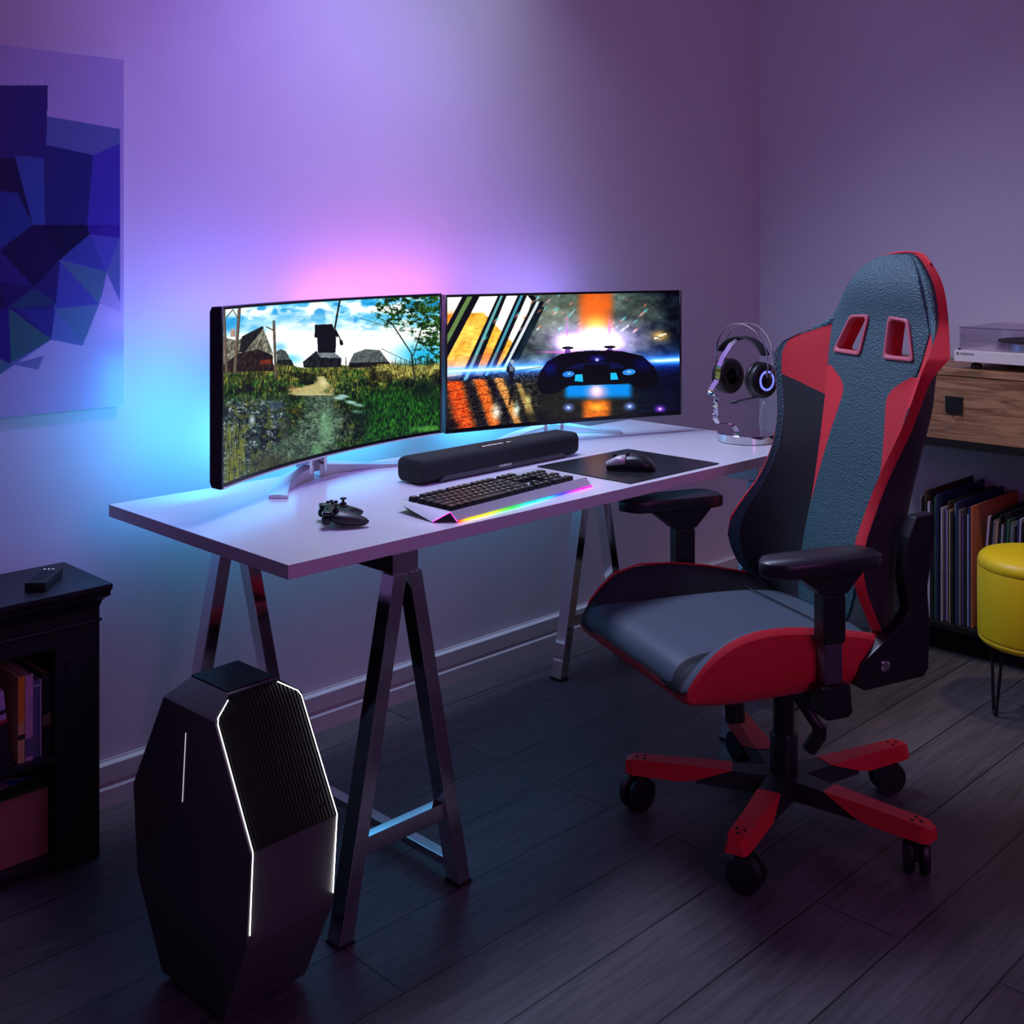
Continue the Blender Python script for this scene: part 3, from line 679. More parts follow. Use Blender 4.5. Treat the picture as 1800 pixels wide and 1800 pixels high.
# headphone stand and headphones ----------------------------------------
HC = Vector((2.955, 1.962, TZ))
t = thing('headphone_stand', 'chrome headphone stand with a bent ribbon arm on a round base', 'headphone stand', HC)
MB().lathe([(.0835, .0006), (.085, .002), (.085, .0245), (.0835, .026), (0.02, .026)], 64).build('round_base', M['chrome'], t, ang=30)
er = Vector((.7071, -.7071, 0)); ez = Vector((0, 0, 1)); ef = Vector((-.7071, -.7071, 0))      # right, up, towards the room
def hp(x, z, d=0.): return er*x+ez*z+ef*d
PXM = 3.48/2032
def hpx(u, v, d=0.): return hp((u-1302)*PXM, 1.325-TZ-(v-439)*PXM, d)
mb = MB()
wp = [(1288, 768), (1287, 757), (1281, 748), (1268, 744), (1254, 743), (1249, 736), (1250, 722), (1249, 708), (1252, 698), (1240, 690), (1241, 685), (1252, 668), (1254, 655), (1255, 645), (1262, 628), (1276, 606), (1288, 597), (1299, 594)]
fine = []
for i in range(len(wp)-1):
    for k in range(4):
        u = k/4; fine.append((wp[i][0]*(1-u)+wp[i+1][0]*u, wp[i][1]*(1-u)+wp[i+1][1]*u))
fine.append(wp[-1])
path = [hpx(u, v, (.006 if i % 2 else -.004) if 21 < i < 37 else 0) for i, (u, v) in enumerate(fine)]
def crink(i):    # the ribbon is twisted and dented on the way up
    a = .9*math.sin(i*.9) if 24 < i < 34 else 0
    return (er*.75+ef*.65+ez*a*.4).normalized()
mb.ribbon(path, [crink(i) for i in range(len(path))], .016, .0022)
mb.build('ribbon_arm', M['chrome'], t, ang=50)
HP = thing('headphones', 'black headphones with steel bows and a blue ring hanging on the chrome stand', 'headphones', HC)
axa = R(57)     # axis left cup -> right cup
ax = er*math.cos(axa)+ef*math.sin(axa); ay = (ez.cross(ax)).normalized()
top = hpx(1302, 598); cz = hpx(1302, 664).z; ctr = hpx(1300, 0)
ctr = Vector((ctr.x, ctr.y, 0))+ef*.0
def H(a, z, b=0.): return ctr+ax*a+ay*b+ez*z
def cup(sgn):
    c = Vector(H(sgn*.072, cz)); Mx = Matrix.Translation(c) @ Matrix(((ax.x*sgn, ay.x, 0, 0), (ax.y*sgn, ay.y, 0, 0), (0, 0, 1, 0), (0, 0, 0, 1))) @ Matrix(((0, 0, 1, 0), (1, 0, 0, 0), (0, 1, 0, 0), (0, 0, 0, 1)))
    # local z is outward along the axis
    e = MB().lathe([(.050, -.004), (.053, .001), (.053, .008), (.050, .016), (.038, .0205), (.016, .0215)], 40, Mx).build('ear_cup', M['black'], HP, ang=50)
    MB().lathe([(.025, -.022), (.022, -.019), (.022, -.006), (.048, -.002), (.0535, -.008), (.0535, -.015), (.049, -.021), (.040, -.0245), (.030, -.0245), (.025, -.022)], 40, Mx, cap=False).build('ear_cushion', M['black'], HP, ang=70)
    MB().lathe([(.022, -.009), (.001, -.009)], 24, Mx).build('driver_cloth', M['mesh'], HP)
    MB().lathe([(.0235, .0190), (.0235, .0228), (.0300, .0222), (.0300, .0190)], 40, Mx, cap=False).build('light_ring', M['ledblue'], HP)
    MB().lathe([(.0165, .021), (.0165, .0235), (.014, .025), (.001, .025)], 30, Mx).build('hub_disc', M['blackgloss'], HP)
    # steel fork
    mb = MB()
    for b in (-.012, .012):
        mb.ribbon([H(sgn*.0985, cz+.010, b*.5), H(sgn*.1040, cz+.03, b*.8), H(sgn*.1090, cz+.052, b*1.0)], ay, .006, .0018)
    mb.build('yoke', M['steel'], HP)
cup(-1); cup(1)
ztop = hpx(1302, 568).z
for b in (-.012, .012):
    pth = []
    for i in range(33):
        a = PI*i/32; pth.append(H(-.1090*math.cos(a), cz+.05+(ztop-cz-.05)*math.sin(a)**.9, b*(1+.6*math.sin(a))))
    MB().ribbon(pth, ay, .0045, .0016).build('steel_bow', M['steel'], HP)
# padded band resting over the ribbon
rows = []
bt = hpx(1302, 589).z
for i in range(25):
    a = PI*(.13+.74*i/24); x = -.104*math.cos(a)-.006; z = cz+.040+(bt-cz-.045)*math.sin(a); w = .020
    nrm = Vector((ax*(-math.cos(a)*.8)+ez*math.sin(a))).normalized()
    p = H(x, z); rows.append([p-ay*w-nrm*.001, p-ay*w*.8-nrm*.005, p+ay*w*.8-nrm*.005, p+ay*w-nrm*.001, p+ay*w*.8+nrm*.002, p-ay*w*.8+nrm*.002])
mb = MB(); V = mb.grid(rows, wrap=True); mb.bm.faces.new(V[0]); mb.bm.faces.new(V[-1][::-1]); mb.build('head_band', M['matteblack'], HP, sub=1)
m0 = H(.082, cz-.046, .008)
mb = MB(); tip = hpx(1274, 705, .03); mb.tube([m0, m0.lerp(tip, .5)+ez*.002, tip], [.0030, .0028, .0028], 8); mb.tube([m0.lerp(tip, .82), tip], .0050, 10); mb.build('microphone_boom', M['black'], HP)
pc = [H(.082, cz-.050, -.005), hpx(1335, 705), hpx(1330, 722), hpx(1327, 738), hpx(1330, 752), hpx(1331, 762)]
sm = []
for i in range(len(pc)-1):
    p0, p1, p2, p3 = pc[max(i-1, 0)], pc[i], pc[i+1], pc[min(i+2, len(pc)-1)]
    for k in range(6):
        u = k/6; sm.append(.5*((2*p1)+(p2-p0)*u+(2*p0-5*p1+4*p2-p3)*u*u+(3*p1-p0-3*p2+p3)*u**3))
sm.append(Vector((pc[-1].x, pc[-1].y, .0275)))
MB().tube(sm, .0016, 8).build('cable', M['silver'], HP)

# ------------------------------------------------------------------ picture on the back wall
def paint_facets(n=520, m=640):
    """low facets in blues on a pale ground; x across (m), z up (m)"""
    X, Z = np.meshgrid(np.linspace(.42, 1.301, n), np.linspace(1.78, .952, m))
    # plain homography of the wall: 3.913 units per pixel of the traced drawing
    d = (X+(YW-.022))/2**.5; q = Paint((900+2032*(X-(YW-.022))/2**.5/d)*3.913, (439+2032*(1.325-Z)/d-380)*3.913, (186, 182, 214))
    P = q.poly
    Lt = (170, 164, 204)
    P([(825, -600), (825, 640), (690, 560), (560, 890), (350, 850), (0, 1090), (-900, 1300), (-900, -900)], (96, 118, 168))
    P([(-900, -900), (330, -900), (300, 60), (410, 300), (350, 850), (70, 1010), (-900, 1300)], (52, 44, 118))
    P([(225, 60), (310, 60), (412, 300), (240, 495), (0, 235), (-400, 500), (-400, -400), (225, -400)], (30, 26, 76))
    P([(-300, -200), (120, -160), (225, 60), (0, 232), (-300, 420)], (44, 70, 142))
    P([(305, 60), (600, 60), (615, 125), (412, 300)], (22, 26, 66))
    P([(280, -500), (640, -420), (600, 60), (305, 60)], (40, 52, 116)); P([(600, 60), (640, -420), (825, -500), (825, 60)], (70, 66, 170)); P([(100, -420), (300, -400), (310, 60), (225, 60)], (60, 90, 160))
    P([(600, 60), (720, 60), (615, 125)], (58, 40, 140)); P([(615, 125), (720, 60), (825, 60), (825, 150)], (64, 46, 152))
    P([(615, 125), (825, 150), (735, 380)], (84, 92, 176)); P([(412, 300), (615, 125), (735, 382)], (66, 84, 158)); P([(412, 310), (735, 382), (682, 605)], (78, 124, 146))
    P([(825, 160), (825, 640), (735, 390)], (88, 116, 164)); P([(735, 390), (825, 590), (825, 660), (690, 600)], Lt)
    P([(412, 310), (682, 605), (395, 635), (380, 640)], (74, 84, 166)); P([(385, 640), (682, 605), (570, 890)], (84, 130, 160)); P([(382, 642), (572, 888), (352, 848)], (96, 124, 176))
    P([(240, 495), (325, 410), (385, 610)], (58, 78, 128)); P([(55, 630), (240, 495), (380, 612), (110, 632)], (44, 74, 106)); P([(60, 632), (350, 845), (75, 1005)], (60, 110, 112)); P([(0, 450), (230, 490), (60, 620)], (40, 30, 100))
    P([(-300, 480), (0, 450), (55, 625), (-300, 760)], (36, 30, 84)); P([(0, 660), (55, 632), (72, 1008), (0, 980)], (50, 36, 124)); P([(110, 632), (380, 640), (352, 845)], (54, 58, 134)); P([(230, 490), (412, 312), (385, 600)], (46, 44, 110))
    P([(75, 1020), (300, 960), (265, 1055)], (118, 126, 172)); P([(0, 980), (72, 1018), (0, 1090), (-200, 1060)], (76, 116, 136))
    q.c = np.clip(q.c, 0, 1); return X, Z, q.c
t = thing('wall_picture', 'large unframed picture of blue and violet facets on the wall', 'picture', (.86, YW, 1.366))
X_, Z_, c_ = paint_facets()
MB().box(-.44, .44, -.0215, -.0005, -.413, .413, bev=.001).build('panel', mat('picture_panel', (.25, .42, .36), .3, noise=.03), t)
M['print'] = attr_mat('facet_print', 0, rough=.28)
picture_mesh('print', np.stack([X_-.86, 0*X_-.0222, Z_-1.366], -1), c_, M['print'], t)

# ------------------------------------------------------------------ bookcase, remote control and books
BX0, BX1 = .30, 1.147
t = thing('bookcase', 'low black moulded bookcase against the wall below the facet picture', 'bookcase', (BX1, 2.42, 0))
bw = BX1-BX0
mb = MB()
cp = [(-.034, .600), (-.034, .585), (-.029, .583), (-.029, .573), (-.022, .570), (-.012, .560), (-.008, .548), (0, .546)]
mb.box(-bw-.018, .0165, -.030, .2155, .588, .600, bev=.0015); mb.build('top_board', M['bookcase'], t)
mb = MB(); rows = []
for dx, z in ((.0165, .588), (.014, .583), (.014, .574), (.010, .570), (.004, .562), (.001, .551), (0, .546)):
    k = dx*1.7; rows.append([(-bw-dx, .215, z), (-bw-dx, -k, z), (dx, -k, z), (dx, .215, z)])
V = mb.grid(rows); mb.build('cornice', M['bookcase'], t, ang=50)
MB().box(-bw-.004, .004, -.007, .19, .516, .523, bev=.003).build('bead_moulding', M['bookcase'], t)
MB().box(-bw, 0, 0, .020, .480, .545).build('frieze_board', M['bookcase'], t)
for x0, x1 in ((-.097, 0), (-bw, -bw+.097)):
    mb = MB(); mb.box(x0, x1, 0, .020, .0, .4798); mb.build('stile', M['bookcase'], t)
    mb = MB(); mb.box(x0+.020, x1-.020, -.003, .001, .10, .455, bev=.0015); mb.build('raised_panel', M['bookcase'], t)
for x0, x1 in ((-.016, 0), (-bw, -bw+.016)): MB().box(x0, x1, .0205, .2, 0, .545).build('side_panel', M['bookcase'], t)
MB().box(-bw+.017, -.017, .195, .205, .02, .545).build('back_panel', M['bookcase'], t)
for z in (.236, .02): MB().box(-bw+.017, -.017, .004, .194, z, z+.014, bev=.001).build('shelf', M['bookcase'], t)
MB().box(-bw+.017, -.017, .021, .194, .470, .482).build('soffit', M['bookcase'], t)

t = thing('remote_control', 'small black remote control lying on top of the bookcase', 'remote control', (1.056, 2.492, .600), R(50))
MB().box(-.062, .062, -.022, .022, .0006, .020, bev=.003).build('case', M['matteblack'], t)
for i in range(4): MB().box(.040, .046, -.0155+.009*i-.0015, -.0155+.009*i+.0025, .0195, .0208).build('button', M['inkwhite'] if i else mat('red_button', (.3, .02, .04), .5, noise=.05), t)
for r in range(5):
    for i in range(3): MB().lathe([(.0035, 0), (.0035, .0012), (.002, .0016)], 12, Matrix.Translation((.024-r*.014, -.011+.011*i, .0198))).build('key_button', M['black'], t)

def book(label, x, w, h, col, y=2.437, dep=.145, z=.2505, lean=0, band=None, noise=0., title=True, page=(.55, .44, .34), tilt=None):
    t = thing('book', label, 'book', (x, y, z), 0, 'books in the black bookcase')
    if lean: t.rotation_euler = (0, lean, 0)
    m = mat('book_cover', col, .5, noise=.05 if not noise else noise, nscale=60)
    mb = MB(); mb.box(-w/2, -w/2+.0022, 0, dep, 0, h); mb.box(w/2-.0022, w/2, 0, dep, 0, h); mb.box(-w/2, w/2, -.0015, .0015, 0, h, bev=.0008); mb.build('cover', m, t)
    MB().box(-w/2+.0022, w/2-.0022, .001, dep-.003, .003, h-.003).build('pages', mat('paper', page, .8, noise=.06, nscale=200), t)
    if band:
        for z0, z1, c in band: MB().box(-w/2+.0002, w/2-.0002, -.0021, 0, z0, z1).build('spine_band', mat('spine_print', c, .5, noise=.1, nscale=120), t)
    return t
book('yellow paperback with an orange upper spine standing left of the pale pink book', .984, .0145, .181, (.66, .42, .16), band=[(.085, .181, (.72, .26, .02)), (.050, .060, (.03, .02, .03))])
book('pale pink book with a grey foot band, between the yellow and the dark grey books', 1.0005, .0165, .180, (.56, .30, .42), band=[(.010, .048, (.13, .11, .20))], noise=.15)
book('dark slate grey book right of the pale pink one', 1.0170, .0145, .163, (.10, .095, .17), y=2.442, band=[(.151, .154, (.5, .5, .6))], page=(.5, .5, .55))
book('thin greyish white booklet beside the slate grey book', 1.0275, .0042, .163, (.34, .33, .36), y=2.443, title=False)
book('dark green book at the right end of the bookcase row', 1.0415, .0180, .172, (.012, .030, .026), y=2.446, band=[(.060, .085, (.16, .16, .07))], page=(.30, .16, .08))
book('pale lilac book leaning against the left of the yellow paperback', .9505, .0280, .160, (.46, .32, .52), y=2.437, z=.2524, lean=R(-6), band=[(.112, .120, (.02, .015, .03)), (.0, .092, (.012, .012, .016)), (.092, .100, (.40, .03, .06))])
def paint_tree_cover(n=150, m=120):
    U, V = np.meshgrid(np.linspace(0, 1, n), np.linspace(0, 1, m)); q = Paint(U*300, V*200, (46, 96, 58))
    q.blend(smoothstep(.45, .6, fbm(U*9, V*7, 5))*.6, (120, 130, 40)); q.poly([(0, 70), (230, 60), (290, 105), (200, 130), (0, 170)], (226, 206, 240)); q.poly([(215, 75), (290, 105), (215, 125)], (60, 130, 220))
    k = fbm(U*38, V*30, 9); q.blend((abs(k-.5) < .03)*smoothstep(.1, .3, V)*(U < .75), (24, 30, 34)); q.blend((abs(fbm(U*60, V*46, 10)-.5) < .025)*(U < .75), (20, 26, 30)); q.poly([(0, 172), (300, 128), (300, 170), (0, 200)], (40, 120, 60))
    return U, V, np.clip(q.c, 0, 1)
t = thing('picture_book', 'green picture book with bare branches lying on the lower shelf', 'book', (.955, 2.45, .0345), 0, 'books in the black bookcase')
MB().box(-.12, .092, 0, .135, 0, .142, bev=.001).build('pages', mat('paper_block', (.36, .12, .10), .8, noise=.1, nscale=150), t)
MB().box(-.121, .093, -.001, .136, .142, .1445).build('cover', mat('green_cover', (.05, .14, .06), .5, noise=.2, nscale=30), t)
U_, V_, c_ = paint_tree_cover(); picture_mesh('cover_picture', np.stack([-.119+.21*U_, .134-.133*V_, .1448+0*U_], -1), c_, attr_mat('cover_print', 0, .4), t)

# ------------------------------------------------------------------ record cabinet on the right wall
CY1, CY0, CXF = 2.06, .95, 3.66
t = thing('record_cabinet', 'oak and black metal record cabinet against the right wall', 'cabinet', (CXF, (CY0+CY1)/2, 0))
hy = (CY1-CY0)/2; cd_ = XW-.02-CXF
MB().box(0, cd_, -hy, hy, .917, .9375, bev=.0015).build('top_board', M['oak'], t)
MB().box(.012, cd_, -hy+.001, hy-.001, .7065, .9165).build('carcass', M['oak'], t)
for y0_, y1_ in ((-hy+.002, -.122), (-.118, hy-.002)):
    dr = MB().box(0, .0115, y0_, y1_, .7085, .9135, bev=.001).build('drawer_front', M['oak'], t)
    cyh = (1.634-(CY0+CY1)/2) if y0_ > -.2 else -.34
    MB().box(-.006, 0, cyh-.028, cyh+.028, .797, .850, bev=.001).build('handle_plate', M['blackmetal'], dr)
    MB().tube([(-.004, cyh-.020, .797), (-.016, cyh-.020, .793), (-.016, cyh+.010, .793), (-.004, cyh+.010, .797)], .0022, 8).build('handle_loop', M['blackmetal'], dr)
MB().box(0, cd_, -hy, hy, .682, .7062, bev=.001).build('metal_rail', M['blackmetal'], t)
MB().box(0, cd_, -hy, hy, .088, .105, bev=.001).build('bottom_shelf', M['blackmetal'], t)
for y in (-hy+.012, hy-.012):
    for x in (.012, cd_-.012): MB().box(x-.011, x+.011, y-.011, y+.011, .0, .0878).build('leg', M['blackmetal'], t); MB().box(x-.011, x+.011, y-.011, y+.011, .1052, .6818).build('upright', M['blackmetal'], t)

SPC = {'black': (.012, .012, .015), 'grey': (.16, .155, .18), 'lilac white': (.44, .42, .55), 'dark green': (.03, .10, .07), 'sea green': (.16, .26, .24), 'navy': (.02, .03, .10), 'brown': (.06, .035, .025), 'tan': (.36, .25, .17), 'wine red': (.20, .03, .05), 'purple': (.10, .06, .20)}
def record(label, y, w, col, h=.385, x=3.682, tilt=0., dep=.372):
    t = thing('record_sleeve', label, 'record', (x, y, .1055), 0, 'records in the cabinet')
    if tilt: t.rotation_euler = (tilt, 0, 0)
    MB().box(0, dep, -w/2, w/2, 0, h, bev=min(.0008, w*.3)).build('sleeve', mat('record_sleeve', col, .5, noise=.12, nscale=50), t)
rr = random.Random(5)
seqL = ['grey', 'black', 'brown', 'black', 'lilac white', 'black', 'black', 'dark green', 'navy', 'black', 'black', 'lilac white', 'purple', 'lilac white', 'brown', 'tan', 'black', 'sea green', 'navy', 'grey', 'purple', 'black', 'lilac white', 'navy']
y = 1.587
wl = [rr.choice((.0045, .006, .0075)) for _ in seqL]
ordn = ['first', 'second', 'third', 'fourth', 'fifth', 'sixth', 'seventh', 'eighth', 'ninth', 'tenth', 'eleventh', 'twelfth', 'thirteenth', 'fourteenth', 'fifteenth', 'sixteenth', 'seventeenth', 'eighteenth', 'nineteenth', 'twentieth', 'twenty-first', 'twenty-second', 'twenty-third', 'twenty-fourth', 'twenty-fifth', 'twenty-sixth', 'twenty-seventh']
record('orange record sleeve standing open-faced beside the gap in the cabinet row', y, .005, (.52, .15, .05), h=.392)
yy = y+.0035
for i, cname in enumerate(reversed(seqL)):
    w = wl[i]; yy += w/2+.0006
    record('%s record sleeve, %s to the left of the orange sleeve' % (cname, ordn[i]), yy, w, SPC[cname], h=.375+rr.uniform(-.02, .025)+(.02 if i > 14 else 0), x=3.680+rr.uniform(0, .012)); yy += w/2+.0006
seqR = ['lilac white', 'black', 'black', 'grey', 'tan', 'black', 'lilac white', 'brown', 'black', 'dark green', 'sea green', 'grey', 'black', 'navy', 'lilac white', 'black', 'black', 'dark green', 'tan', 'navy', 'black', 'lilac white', 'purple', 'sea green', 'dark green', 'black', 'grey']
yy = 1.564
for i, cname in enumerate(seqR):
    w = rr.choice((.0045, .006, .0075)); tl = -R(4.6*(1-i/len(seqR))**1.2)
    ws = w/math.cos(tl)
    h = .368+rr.uniform(-.022, .02)
    yy -= ws/2+.0010
    record('%s record sleeve, %s to the right of the orange sleeve' % (cname, ordn[i]), yy, w, SPC[cname], h=h, x=3.680+rr.uniform(0, .012), tilt=-tl); yy -= ws/2+.0010

# turntable
t = thing('turntable', 'white record player with a clear lid on the oak cabinet', 'turntable', (3.69, 1.43, .9380))
MB().box(0, .345, -.225, .219, .0235, .0605, bev=.002).build('plinth', M['wite'], t)
for x in (.035, .31):
    for y in (-.16, .16): MB().lathe([(.012, .0), (.0165, .0005), (.0185, .008), (.0175, .0125), (.012, .019), (.012, .0234)], 28, Matrix.Translation((x, y, 0))).build('foot', M['blackgloss'], t)
Mt = Matrix.Translation((-.0006, .199, .0490)) @ Matrix.Rotation(-PI/2, 4, 'Z') @ Matrix.Rotation(PI/2, 4, 'X')
text_mesh('logo', 'YAMAHA', .0105, Mt, M['ink'], t, spacing=1.1)
mb = MB(); ring = [Vector((-.0006, .206+.0042*math.cos(a), .0490+.0042*math.sin(a))) for a in [2*PI*i/20 for i in range(21)]]; mb.tube(ring, .0006, 5, caps=False)
for a in (90, 210, 330): mb.tube([(-.0006, .206, .0490), (-.0006, .206+.004*math.cos(R(a)), .0490+.004*math.sin(R(a)))], .0005, 5)
mb.build('emblem', M['ink'], t)
MB().lathe([(.150, .0608), (.152, .064), (.152, .086), (.149, .0895), (.146, .0895), (.01, .0895)], 72, Matrix.Translation((.172, -.012, 0))).build('platter', M['steel'], t, ang=30)
MB().lathe([(.146, .0897), (.146, .0935), (.01, .0935)], 60, Matrix.Translation((.172, -.012, 0))).build('platter_mat', M['matteblack'], t)
MB().lathe([(.003, .0936), (.003, .104), (.001, .105)], 14, Matrix.Translation((.172, -.012, 0))).build('spindle', M['chrome'], t)
mb = MB(); mb.tube([(.285, -.185, .110), (.16, -.105, .110), (.115, -.075, .108)], .0045, 10); mb.build('tonearm', M['silver'], t)
mb = MB(); mb.lathe([(.022, .0608), (.022, .085), (.014, .09), (.014, .118)], 24, Matrix.Translation((.285, -.185, 0))); mb.build('arm_pivot', M['black'], t)
MB().box(.085, .122, -.083, -.063, .0945, .1155, bev=.002).build('head_shell', M['black'], t)
for (x0, x1, y0_, y1_, z0, z1) in ((.010, .335, -.216, .205, .1335, .1365), (.010, .013, -.216, .205, .0612, .1335), (.013, .332, .202, .205, .0612, .1335), (.013, .332, -.216, -.213, .0612, .1335), (.332, .335, -.216, .205, .0612, .1335)):
    MB().box(x0, x1, y0_, y1_, z0, z1).build('lid_pane', M['clear'], t)
MB().box(.0085, .0125, -.2165, .2055, .1328, .1345).build('lid_edge', mat('tinted_edge', (.03, .015, .06), .2, noise=.05), t)
for y in (-.205, .2045): MB().box(.006, .012, y-.003, y+.003, .0610, .0665).build('lid_buffer', M['black'], t)

# ------------------------------------------------------------------ yellow stool
t = thing('stool', 'round yellow upholstered stool on black hairpin legs', 'stool', (3.37, 1.267, 0), R(10.6))
MB().lathe([(.02, .206), (.135, .206), (.147, .210), (.1535, .219), (.1545, .226), (.1530, .2275), (.1545, .229), (.1560, .236), (.1560, .418), (.1545, .422)], 64).build('seat_drum', M['yellow'], t, ang=60)
MB().lathe([(.1540, .4225), (.1558, .426), (.1558, .436), (.152, .448), (.142, .458), (.120, .4635), (.05, .4655), (.01, .4655)], 64).build('seat_cushion', M['yellow'], t, ang=60)
for k in range(3):
    a = R(120+120*k); rd = Vector((math.cos(a), math.sin(a), 0)); tg = Vector((-rd.y, rd.x, 0))
    p1, p2, ft = rd*.108+tg*.046+ez*.2058, rd*.108-tg*.046+ez*.2058, rd*.114
    pth = [p1, p1.lerp(ft+tg*.013+ez*.02, .5), ft+tg*.013+ez*.02]
    pth += [ft+tg*.013*math.cos(b)+ez*(.0175-.0125*math.sin(b)) for b in [PI*i/8 for i in range(1, 8)]]
    pth += [ft-tg*.013+ez*.02, p2.lerp(ft-tg*.013+ez*.02, .5), p2]
    MB().tube(pth, .0045, 10).build('hairpin_leg', M['blackmetal'], t)

# ------------------------------------------------------------------ computer tower
t = thing('computer_tower', 'black angular computer tower with white light lines in front of the bookcase', 'computer', (1.126, 1.842, 0), .042)
zt, W0, L0, h1, Lz, zk, W1, L1 = .55, .119, .140, .037, .193, .290, .218, .441
W0, h1, Lz, zk, W1, L1 = .102, .032, .164, .329, .186, .376; L0 = .119; h1 = .034
k_ = .55/.5
W0, L0, h1, Lz, zk, W1, L1 = .102, .119, .032, .164, .329, .186, .376
zb_, Lb = .012, .20
ZL = [(zt, W0, L0), (zt-h1, W1, Lz), (zk, W1, L1), (zk-.16, W1*.99, L1*.93), (zb_, W1*.92, Lb)]
shell = mat('tower_shell', (.085, .088, .088), .40, noise=.04, nscale=90)
mb = MB(); rows = []
for z, w, l in ZL: rows.append([(-w/2, -l/2, z), (-w/2, l/2, z), (w/2, l/2, z), (w/2, -l/2, z)])
V = mb.grid(rows, wrap=True); mb.bm.faces.new(V[0]); mb.bm.faces.new(V[-1][::-1])
bmesh.ops.bevel(mb.bm, geom=mb.bm.edges[:], offset=.0022, segments=2, profile=.5, affect='EDGES')
mb.build('shell', shell, t, ang=25)
MB().poly([(-W0/2*.98, -L0/2*.98, zt), (W0/2*.98, -L0/2*.98, zt), (W0/2*.98, L0/2*.98, zt), (-W0/2*.98, L0/2*.98, zt)], (0, 0, .003), bev=.001).build('top_plate', M['blackgloss'], t)
# front face: points in the sloping front plane
def fr(x, z, off=0.):
    if z > zt-h1: u = (zt-z)/h1; y = -(L0+(Lz-L0)*u)/2
    elif z > zk: u = (zt-h1-z)/(zt-h1-zk); y = -(Lz+(L1-Lz)*u)/2
    else: u = (zk-z)/.16; y = -(L1+(L1*.93-L1)*u)/2
    return Vector((x, y-off, z))
def wid(z): return (W0+(W1-W0)*min(1, max(0, (zt-z)/h1)))/2
zs = [zt-.004, zt-h1, zk+.002]
slat = bpy.data.materials.new('ribbed_front'); slat.use_nodes = True
N = slat.node_tree.nodes; L = slat.node_tree.links; b = N['Principled BSDF']; b.inputs['Base Color'].default_value = (.004, .004, .005, 1); b.inputs['Roughness'].default_value = .5; b.inputs['Specular IOR Level'].default_value = .25
tc = N.new('ShaderNodeTexCoord'); wv = N.new('ShaderNodeTexWave'); wv.bands_direction = 'X'; wv.inputs['Scale'].default_value = 45
L.new(tc.outputs['Object'], wv.inputs[0]); bp = N.new('ShaderNodeBump'); bp.inputs['Strength'].default_value = 1; bp.inputs['Distance'].default_value = .003; L.new(wv.outputs[1], bp.inputs['Height']); L.new(bp.outputs[0], b.inputs['Normal'])
mb = MB(); mb.grid([[fr(-wid(z)*.955+.001, z, .0012), fr(wid(z)*.955-.001, z, .0012)] for z in (zt-.003, zt-h1, zk+.001)]); mb.build('front_panel', slat, t, False, solid=.001)
for s in (-1, 1):
    e = .088; pts = [fr(s*.0500, zt-.006, .0016), fr(s*(e-.004), zt-h1+.004, .0016), fr(s*e, zt-h1-.004, .0016), fr(s*e, zt-h1-.012, .0016), fr(s*e, zk+.002, .0016), fr(s*e*.99, zk-.14, .0016)]
    if s < 0: pts[0] = fr(-.0555, zt-.009, .0016)
    mb = MB(); mb.tube(pts, .0008, 8); mb.build('edge_light', M['ledwhite'], t)
MB().tube([(-W1/2-.0004, .006, .475), (-W1/2-.0004, .017, .350)], .0009, 6).build('side_light', mat('dim_led', (.5, .5, .5), .4, emit=(.9, .9, .95), estr=.55), t)
for z in (.372, .350): mb = MB(); p = fr(.064, z, .0016); mb.box(-.004, .004, -.001, .001, -.007, .007, M=Matrix.Translation(p)); mb.build('usb_port', mat('port_grey', (.02, .02, .025), .3, noise=.05), t)

